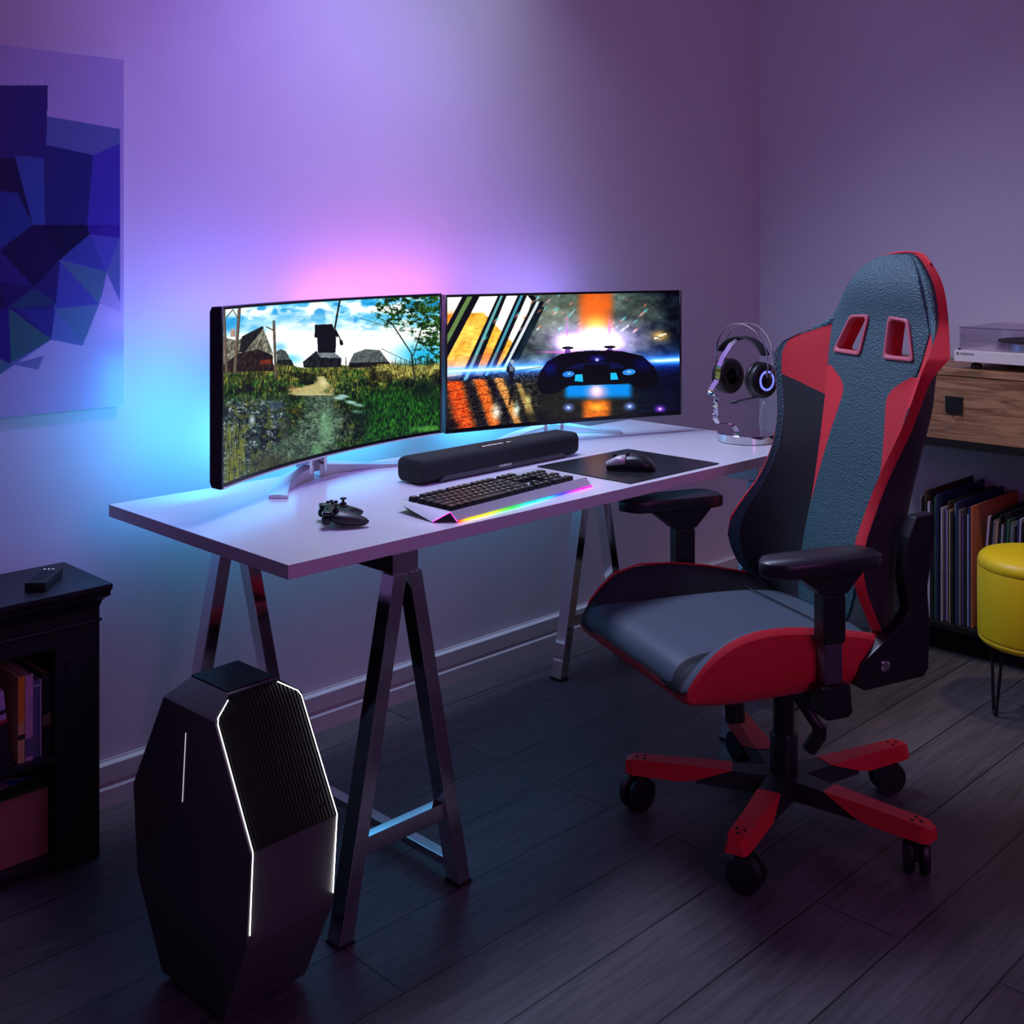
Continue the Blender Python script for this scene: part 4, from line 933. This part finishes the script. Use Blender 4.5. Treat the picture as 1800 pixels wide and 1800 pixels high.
# ------------------------------------------------------------------ gaming chair
CH = thing('gaming_chair', 'red and slate gaming chair with black armrests facing the desk', 'chair', (2.348, 1.454, 0), R(156.5))
def loft_split(name, rings, cols, seg_slot, cap_slots, creases, groups, parent, sub=2, cutters=None, cut_slot=None):
    """closed loft of rings; every face gets a slot, then the subdivided body is cut apart by slot into the named parts"""
    n = len(cols); bm = bmesh.new()
    V = [[bm.verts.new(Vector(p)) for p in r] for r in rings]
    for i in range(len(V)-1):
        for j in range(n):
            f = bm.faces.new((V[i][j], V[i][(j+1) % n], V[i+1][(j+1) % n], V[i+1][j])); f.material_index = seg_slot(i, j)
    a = bm.faces.new(V[0]); a.material_index = cap_slots[0]; b = bm.faces.new(V[-1][::-1]); b.material_index = cap_slots[1]
    bmesh.ops.recalc_face_normals(bm, faces=bm.faces[:])
    cl = bm.edges.layers.float.new('crease_edge')
    for j, c in creases.items():
        for i in range(len(V)-1):
            e = bm.edges.get((V[i][j], V[i+1][j]))
            if e: e[cl] = c
    me = bpy.data.meshes.new('tmp'); bm.to_mesh(me); bm.free()
    ns = 1+max(max(g[1]) for g in groups)
    dummy = [bpy.data.materials.new('slot') for _ in range(ns)]
    for d in dummy: me.materials.append(d)
    o = bpy.data.objects.new('tmp', me); COL.objects.link(o)
    md = o.modifiers.new('s', 'SUBSURF'); md.levels = sub; md.render_levels = sub
    extra = []
    for c in (cutters or []):
        cm = bpy.data.meshes.new('cut'); c.bm.normal_update(); bmesh.ops.recalc_face_normals(c.bm, faces=c.bm.faces[:]); c.bm.to_mesh(cm); c.bm.free()
        for d in dummy: cm.materials.append(d)
        for p in cm.polygons: p.material_index = cut_slot
        co = bpy.data.objects.new('cut', cm); COL.objects.link(co); extra.append(co)
        bo = o.modifiers.new('b', 'BOOLEAN'); bo.operation = 'DIFFERENCE'; bo.solver = 'EXACT'; bo.object = co
    bpy.context.view_layer.update()
    ev = o.evaluated_get(bpy.context.evaluated_depsgraph_get()); full = bpy.data.meshes.new_from_object(ev)
    out = {}
    for gname, slots, mats in groups:
        bm = bmesh.new(); bm.from_mesh(full)
        dl = [f for f in bm.faces if f.material_index not in slots]
        bmesh.ops.delete(bm, geom=dl, context='FACES')
        for f in bm.faces: f.material_index = slots.index(f.material_index)
        m2 = bpy.data.meshes.new(gname); bm.to_mesh(m2); bm.free()
        ob = link_mesh(gname, m2, [M[x] for x in mats], parent, True, 55); out.setdefault(gname, []).append(ob)
    bpy.data.objects.remove(o)
    for e in extra: bpy.data.objects.remove(e)
    for d in dummy: bpy.data.materials.remove(d)
    return out
ip = np.interp
def plane(z): return -.112-.2448*(z-.5)
zT = [.47, .50, .536, .60, .655, .71, .75, .80, .86, .94, 1.02, 1.06, 1.085, 1.10, 1.136, 1.17, 1.21, 1.25, 1.28, 1.30, 1.311, 1.316]
wT = [.185, .240, .262, .256, .240, .220, .209, .204, .212, .240, .268, .280, .276, .262, .200, .188, .171, .148, .118, .088, .058, .030]
aT = [-.10, -.065, -.034, -.008, -.008, -.040, -.070, -.095, -.124, -.148, -.157, -.163, -.180, -.205, None, None, None, None, None, None, None, None]
aT = [a if a is not None else plane(z)-.010-.03*max(0, (z-1.27))/.046 for a, z in zip(aT, zT)]
lev = [.466, .48, .50, .53, .565, .60, .65, .695, .705, .74, .78, .82, .86, .90, .945, .955, 1.0, 1.036, 1.06, 1.10, 1.128, 1.136, 1.15, 1.175, 1.21, 1.245, 1.27, 1.29, 1.303, 1.311, 1.316]
rings = []
for zc in lev:
    sk = ip(zc, [.80, .955, 1.136, 1.15], [0, .055, -.046, 0]); zf = zc+sk; head = zc > 1.14
    W = ip(zf, zT, wT); ae = ip(zf, zT, aT); p = plane(zc); pf = plane(zf)
    bulge = .010*math.exp(-((zc-.60)/.10)**2)+.016*math.exp(-((zc-1.235)/.05)**2)
    if zc > 1.28: p -= .02*((zc-1.28)/.036)**2
    wse = ip(zc, [.466, .50, .60, .679, .815, .952, 1.0, 1.06, 1.136], [.085, .10, .112, .117, .132, .150, .158, .168, .178])
    if head: wse = W*.86
    ws = ip(zc, [.70, .955, 1.0, 1.036], [wse-.001, .082, .076, wse-.001]) if .70 <= zc <= 1.036 else wse-.001
    ws = min(ws, wse-.001)
    th = ip(zc, [.466, .52, .95, 1.05, 1.19, 1.25, 1.316], [.05, .075, .075, .046, .046, .065, .035]); ar = p-th*.62
    Wr = min(W*.985, .205) if not head else W*.96
    half = [(0, p+bulge, zc), (ws, p+bulge*.9, zc), (wse, p-.004+bulge*(.5 if not head else .55), zc)]
    if head:
        half += [(W*.93, p-.001+bulge*.1, zc), (W*.965, p-.006, zc), (W*.985, p-.012, zc), (W+.004, p-.034, zc), (W+.002, p-th*.55, zc), (Wr*.9, p-th*.85, zc), (0, p-th, zc)]
    else:
        z3 = zc+sk*.5
        half += [(wse+(W-wse)*.50, p+(ae-p)*.40, z3), (wse+(W-wse)*.88, p+(ae-p)*.87, zc+sk*.9), (W-.004, ae+.003, zf), (W+.012, ae-.013-.034*math.exp(-((zf-1.095)/.035)**2), zf), ((W+.012+Wr)/2+.004, (ae+ar)/2, zc+sk*.6), (Wr, ar, zc+sk*.2), (0, p-th, zc)]
    ring = [(a, w, z) for w, a, z in half]+[(a, -w, z) for w, a, z in half[-2:0:-1]]
    rings.append(ring)
ncol = len(rings[0])     # 18: 0..9 left (near) side, 10..17 the far side mirrored
def slot_back(i, j):
    zc = (lev[i]+lev[i+1])/2; far = j >= 9; k = (17-j) if far else j      # k: segment between column k and k+1
    red_w = .955 < zc < 1.136; stripe = .70 < zc < 1.036; head = zc > 1.14
    if k == 0: return 0
    if k == 1: return (2 if far else 1) if stripe else 0
    if head:
        return 0 if k in (2, 3) else 8 if k == 4 else 7 if k == 5 else 8
    if k in (2, 3): return ((6 if far else 5) if red_w else (11 if far else 10))
    if k == 4: return 4 if far else 3
    if k == 5: return 7
    return 8
hole = [(.036, 1.166), (.105, 1.162), (.146, 1.070), (.044, 1.068)]
def hole_pts(inset):
    cx = sum(p[0] for p in hole)/4; cz_ = sum(p[1] for p in hole)/4; out = []
    pts = [Vector((w, z)) for w, z in hole]; n = 4
    ins = []
    for i in range(n):
        d1 = (pts[i]-pts[i-1]).normalized(); d2 = (pts[(i+1) % n]-pts[i]).normalized()
        n1 = Vector((d1.y, -d1.x)); n2 = Vector((d2.y, -d2.x)); bis = (n1+n2); q = pts[i]+bis*inset/(1+n1.dot(n2))
        ins.append(q)
    rad = .012
    for i in range(n):
        a, b, c = ins[i-1], ins[i], ins[(i+1) % n]; u = b+(a-b).normalized()*rad; v = b+(c-b).normalized()*rad
        for k in range(6):
            t_ = k/5; out.append((1-t_)**2*u+2*t_*(1-t_)*b+t_*t_*v)
    return out
cut = []
for s in (1, -1):
    pts = [(.12, s*q.x, q.y) for q in hole_pts(.004)]; c = MB(); c.poly(pts, (-.60, 0, 0)); cut.append(c)
mirror_cols = lambda j: (18-j) % 18
cre = {}
for j, c in ((2, .75), (4, .35), (5, .8), (6, .8), (1, .9)): cre[j] = c; cre[(18-j) % 18] = c
loft_split('backrest', rings, range(18), slot_back, (8, 8), cre,
  [('back_cushion', [0], ['teal']), ('red_insert', [1], ['red']), ('red_insert', [2], ['red']), ('side_bolster', [3, 5, 10], ['teal', 'red', 'darkpanel']), ('side_bolster', [4, 6, 11], ['teal', 'red', 'darkpanel']), ('edge_piping', [7], ['red']), ('back_shell', [8, 9], ['darkside', 'redplastic'])],
  CH, 2, cut, 9)
for s in (1, -1):
    o_ = hole_pts(-.001); i_ = hole_pts(.0072); mb = MB()
    f = lambda q, off: Vector((plane(q.y)+off+.010*math.exp(-((q.y-.60)/.10)**2)+.016*math.exp(-((q.y-1.235)/.05)**2), s*q.x, q.y))
    mb.grid([[f(q, -.003) for q in o_], [f(q, .0045) for q in o_], [f(q.lerp(r, .5), .0065) for q, r in zip(o_, i_)], [f(r, .0035) for r in i_], [f(r, -.012) for r in i_]], wrap=True)
    mb.build('hole_frame', M['pinkplastic'], CH, ang=60)
    i2 = hole_pts(.0042); mb = MB(); mb.grid([[f(r, -.004) for r in i2], [f(r, -.046) for r in i2]], wrap=True); mb.build('hole_lining', M['redplastic'], CH, ang=60)

# red cord that runs around the front edge of the back
cord = []
for s_ in (-1, 1):
    lo = [(Vector(r[6]) if lev[i+3] < 1.14 else Vector(r[5]).lerp(Vector(r[6]), .7)) for i, r in enumerate(rings[3:])]
    cord.append([Vector((p.x+.001, s_*(p.y+(.0012 if p.z < 1.14 else .0022)), p.z+(.0018 if p.z > 1.27 else 0))) for p in lo])
tp = cord[0][-1]
path = cord[0]+[Vector((tp.x, 0, tp.z+.0012))]+[p for p in cord[1][::-1] if p.z > 1.285]
MB().tube(path, .0030, 8).build('piping_cord', M['red'], CH, ang=80)

# seat
SR = [(-.135, .470, .476), (-.10, .478, .490), (-.05, .486, .507), (.05, .490, .530), (.15, .492, .547), (.24, .492, .552), (.31, .491, .537), (.355, .490, .508), (.385, .486, .480), (.402, .475, .460), (.412, .457, .445), (.414, .438, .431)]
rings = []
for i, (a, zc, zb) in enumerate(SR):
    fr_ = max(0, (a-.30)/.114); bz = .400+.012*fr_**2; wid_ = (1-.02*fr_)*ip(a, [-.135, -.10, -.05, 0], [.84, .90, .965, 1])
    ce = .180+.034*fr_; val = .012-.006*fr_
    half = [(0, zc), (.10, zc), (ce, zc-.002), (ce+.010+.010*(1-fr_), zc-.002-val), (.228+.012*fr_, zb-.006-.004*fr_), (.260-.004*fr_, zb-.001), (.272-.012*fr_, zb-.012), (.284-.020*fr_, max(bz+.012, zb-.055)), (.282-.022*fr_, bz+.022*(1-fr_)+.004), (.255-.01*fr_, bz+.001), (0, bz)]
    back = .0 if i < len(SR)-1 else 0
    ring = []
    for k, (w, z) in enumerate(half):
        aa = a-.012*fr_*(k >= 8)-.010*fr_*(5 <= k <= 7)
        ring.append((aa, w*wid_, z))
    rings.append(ring+[(x, -w, z) for x, w, z in ring[-2:0:-1]])
def slot_seat(i, j):
    far = j >= 10; k = (19-j) if far else j
    if k in (0, 1): return 1 if i < 2 else 0
    if k == 2: return (11 if far else 12)
    if k == 3: return 11 if far else 12
    if k == 4: return 11 if far else 2
    if k == 5: return 5 if far else 4
    if k in (6, 7, 8): return 7 if far else 6
    return 8 if i < 7 else 10
cre = {}
for j, c in ((2, .5), (3, .5), (5, .9), (6, .6), (9, .6)): cre[j] = c; cre[20-j] = c
loft_split('seat', rings, range(20), slot_seat, (8, 10), cre,
  [('seat_cushion', [0, 1, 9], ['tealseat', 'tealseat', 'tealseat']), ('seat_bolster', [2, 12], ['tealseat', 'darkpanel']), ('seat_bolster', [3, 11], ['tealseat', 'darkpanel']), ('seat_piping', [4], ['red']), ('seat_piping', [5], ['red']), ('seat_side', [6], ['red']), ('seat_side', [7], ['red']), ('seat_pan', [8, 10], ['darkside', 'red'])], CH, 2)
MB().tube([Vector(r[15])+Vector((0, 0, .0005)) for r in rings[1:9]]+[Vector(rings[9][15])+Vector((-.004, .004, -.001))], .0026, 8).build('bolster_cord', M['red'], CH, ang=80)
MB().tube([(-.015, w, .4905+.0008) for w in np.linspace(-.19, .19, 12)], .0018, 6).build('seam', M['darkside'], CH)

# armrests
for s in (1, -1):
    c0 = .300
    ol = [(.256, -.024), (.272, .004), (.262, .026), (.222, .050), (.02, .052), (-.002, .040), (-.012, .0), (-.004, -.036), (.02, -.046), (.205, -.046), (.240, -.040)]
    mb = MB()
    L0_ = [(x, s*(c0+.006+y), .662) for x, y in ol]; rows = []
    cxm = .125
    for z, k in ((.673, .93), (.676, .985), (.690, 1.0), (.699, .99), (.703, .955)):
        rows.append([(cxm+(x-cxm)*(k if abs(k) else 1)**.6, s*(c0+.006+y*k), z) for x, y in ol])
    V = mb.grid(rows, wrap=True); mb.bm.faces.new(V[0]); mb.bm.faces.new(V[-1][::-1])
    mb.build('armrest_pad', M['armpad'] if 'armpad' in M else M.setdefault('armpad', mat('soft_armrest', (.020, .020, .026), .34, noise=.05, bump=.05, bscale=700)), CH, ang=60)
    mb = MB(); mb.poly([(.018, s*(c0-.020), .6728), (.195, s*(c0-.020), .6728), (.150, s*(c0-.020), .640), (.128, s*(c0-.020), .622), (.068, s*(c0-.020), .622), (.050, s*(c0-.020), .640)], (0, s*.042, 0), bev=.002); mb.build('armrest_support', M['black'], CH)
    MB().box(.070, .124, s*c0-.019, s*c0+.021, .520, .6225, bev=.006, seg=3).build('post_sleeve', M['black'], CH)
    MB().box(.076, .118, s*c0-.014, s*c0+.017, .436, .521, bev=.005, seg=3).build('post', mat('grey_post', (.11, .10, .125), .35, .5, noise=.03), CH)
    mb = MB(); mb.poly([(.062, s*(c0-.018), .4365), (.130, s*(c0-.018), .4365), (.134, s*(c0-.018), .382), (.118, s*(c0-.018), .368), (.066, s*(c0-.018), .368), (.056, s*(c0-.018), .378)], (0, s*.042, 0), bev=.004)
    mb.box(.066, .122, min(s*.14, s*(c0-.018)), max(s*.14, s*(c0-.018)), .376, .396, bev=.003); mb.build('arm_bracket', M['black'], CH)
    if s > 0 or True:
        br = [(-.170, .742), (-.221, .746), (-.222, .70), (-.200, .586), (-.207, .515), (-.203, .412), (-.190, .398), (-.036, .388), (-.012, .402), (-.026, .446), (-.135, .520), (-.150, .545), (-.137, .617), (-.150, .70)]
        mb = MB(); mb.poly([(x+.030, s*.252, z+.010) for x, z in br], (0, s*.032, 0), bev=.004); mb.build('back_bracket', M['black'], CH)
        MB().lathe([(.012, 0), (.012, .004), (.008, .006)], 20, Matrix.Translation((-.055, s*.284, .445)) @ Matrix.Rotation(-s*PI/2, 4, 'X')).build('bolt', M['chrome'], CH)
# mechanism and base
mb = MB(); mb.box(-.10, .16, -.09, .09, .372, .400, bev=.004); mb.box(-.06, .10, -.055, .055, .335, .374, bev=.008); mb.build('tilt_mechanism', M['black'], CH)
mb = MB(); mb.tube([(.05, .05, .352), (.05, .10, .345), (.045, .135, .325), (.030, .160, .292), (.020, .165, .278)], [.011, .011, .012, .013, .013], 12); mb.tube([(.020, .165, .285), (.022, .162, .262), (.040, .150, .228)], [.015, .017, .016], 12); mb.build('lever', M['black'], CH)
mb = MB(); mb.tube([(.135, -.02, .350), (.15, .02, .325), (.15, .03, .262)], [.018, .024, .022], 14); mb.build('tension_knob', M['black'], CH)
MB().lathe([(.024, .20), (.024, .345)], 28).build('gas_column', M['black'], CH)
MB().lathe([(.030, .085), (.032, .10), (.032, .200), (.028, .206), (.024, .206)], 28).build('column_sleeve', M['black'], CH, ang=50)
M['base'+'black'] = mat('base_grey', (.020, .020, .022), .42, noise=.05)
base = MB(); base.lathe([(.030, .072), (.060, .072), (.062, .085), (.055, .105), (.045, .112), (.033, .112)], 10); base.build('base_hub', M['baseblack'], CH, ang=30)
ang0 = R(124.1-156.5)
for k in range(5):
    a = ang0+2*PI*k/5; Mz = Matrix.Rotation(a, 4, 'Z')
    def arm_ring(r, wt, wb, zt_, zb_): return [Mz @ Vector(p) for p in ((r, -wb, zb_), (r, -wt, zt_), (r, wt, zt_), (r, wb, zb_))]
    st = [(.035, .030, .040, .112, .072), (.10, .025, .034, .113, .075), (.20, .021, .029, .115, .080)]
    mb = MB(); V = mb.grid([arm_ring(*q) for q in st], wrap=True); mb.bm.faces.new(V[0]); mb.bm.faces.new(V[-1][::-1])
    lg = mb.build('base_leg', M['baseblack'], CH, ang=20)
    # red cap: its inner end is cut on the slant
    mb = MB(); rows = []
    T_ = [(.118, .0262, .0345, .1146, .088), (.24, .0205, .0280, .1172, .0800), (.330, .0200, .0270, .1185, .0835), (.350, .0190, .0260, .1180, .0840), (.366, .0120, .0200, .1130, .0850)]
    for i, (r, wt, wb, zt_, zb_) in enumerate(T_):
        rb = r+(.085 if i == 0 else 0)
        rows.append([Mz @ Vector(p) for p in ((rb, -wb, zb_), (r, -wt, zt_), (r, wt, zt_), (rb, wb, zb_))])
    V = mb.grid(rows, wrap=True); mb.bm.faces.new(V[0]); mb.bm.faces.new(V[-1][::-1])
    mb.build('leg_cap', M['redplastic'], CH, ang=20)['label'] = 'red leg cap'
    for dx, dy in ((.335, .009), (.335, -.009), (.352, 0)):
        MB().lathe([(.0038, 0), (.0036, .0014), (.002, .0018)], 14, Mz @ Matrix.Translation((dx-.012, dy, .1183))).build('screw', M['blackmetal'], CH)
    # caster
    cm = Mz @ Matrix.Translation((.330, 0, 0)) @ Matrix.Rotation(R(50+37*k), 4, 'Z')
    ca_ = MB(); ca_.tube([cm @ Vector((0, 0, .058)), cm @ Vector((0, 0, .086))], .009, 12); ca_.box(-.006, .030, -.006, .006, .030, .066, M=cm, bev=.002); cst = ca_.build('caster', M['black'], CH)
    for s in (-1, 1):
        MB().lathe([(.010, 0), (.034, .0), (.0395, .004), (.0400, .012), (.036, .019), (.012, .021)], 32, cm @ Matrix.Translation((.014, s*.0065, .0405)) @ Matrix.Rotation(-s*PI/2, 4, 'X')).build('wheel', M['black'], cst, ang=40)

# ------------------------------------------------------------------ lights
def area(name, loc, tgt, size, power, col, sy=None, spread=180):
    d = bpy.data.lights.new(name, 'AREA'); d.energy = power; d.color = col; d.size = size
    if sy: d.shape = 'RECTANGLE'; d.size_y = sy
    d.spread = R(spread)
    o = bpy.data.objects.new(name, d); COL.objects.link(o); o.location = loc
    o.rotation_euler = (Vector(tgt)-Vector(loc)).to_track_quat('-Z', 'Y').to_euler(); return o
area('ceiling_lamp', (2.20, 2.38, 2.62), (2.42, 1.30, .5), .9, 34, (.56, .64, 1.0), spread=115)
area('fill_lamp', (1.1, -1.6, 2.1), (2.7, 2.0, .5), 1.6, 15, (.88, .25, .95))
area('cyan_strip', (1.40, 2.40, .93), (1.36, 2.70, .88), .10, 1.25, (.035, .42, 1.0), .24)
area('cyan_strip', (1.85, 2.51, .86), (1.85, 2.70, .80), .60, 1.6, (.06, .55, 1.0), .05)
area('cyan_strip', (2.55, 2.48, .86), (2.66, 2.70, .74), .50, 1.8, (.06, .52, 1.0), .05)
area('pink_strip', (2.08, 2.50, 1.16), (2.10, 2.70, 1.34), .55, .9, (.95, .26, 1.0), .06)
area('violet_strip', (1.56, 2.46, 1.14), (1.50, 2.70, 1.34), .42, .9, (.26, .18, 1.0), .06)
area('violet_strip', (2.66, 2.46, 1.14), (2.66, 2.70, 1.32), .45, .7, (.36, .24, 1.0), .06)
def spot(name, loc, tgt, power, col, deg, blend, rad=.06):
    sp = bpy.data.lights.new(name, 'SPOT'); sp.energy = power; sp.color = col; sp.spot_size = R(deg); sp.spot_blend = blend; sp.shadow_soft_size = rad
    so = bpy.data.objects.new(name, sp); COL.objects.link(so); so.location = loc; so.rotation_euler = (Vector(tgt)-Vector(loc)).to_track_quat('-Z', 'Y').to_euler()
spot('warm_fill_spot', (3.05, .75, 2.6), (3.55, 1.40, .5), 44, (1, .80, .40), 46, .7)  # added warm spot, brightens the stool and the record cabinet
spot('violet_fill_spot', (1.75, 1.55, 2.6), (1.80, 2.64, 1.34), 62, (.34, .21, 1.0), 80, 1.0, .15)  # added violet spot, spreads the glow of the strips up the wall
w = bpy.data.worlds.new('room_dusk'); SC.world = w; w.use_nodes = True
w.node_tree.nodes['Background'].inputs[0].default_value = (.042, .036, .105, 1); w.node_tree.nodes['Background'].inputs[1].default_value = .45

# ------------------------------------------------------------------ camera
cd = bpy.data.cameras.new('camera'); cam = bpy.data.objects.new('camera', cd); COL.objects.link(cam)
cam.location = (0, 0, 1.325); cam.rotation_euler = (PI/2, 0, -PI/4)
cd.sensor_width = 36; cd.lens = 2032/1800*36; cd.shift_y = -461/1800; cd.clip_start = .05
SC.camera = cam
SC.view_settings.view_transform = 'Standard'; SC.view_settings.look = 'None'
SC.view_settings.exposure = 0; SC.view_settings.gamma = 1; SC.view_settings.use_curve_mapping = False
SC.cycles.max_bounces = 8
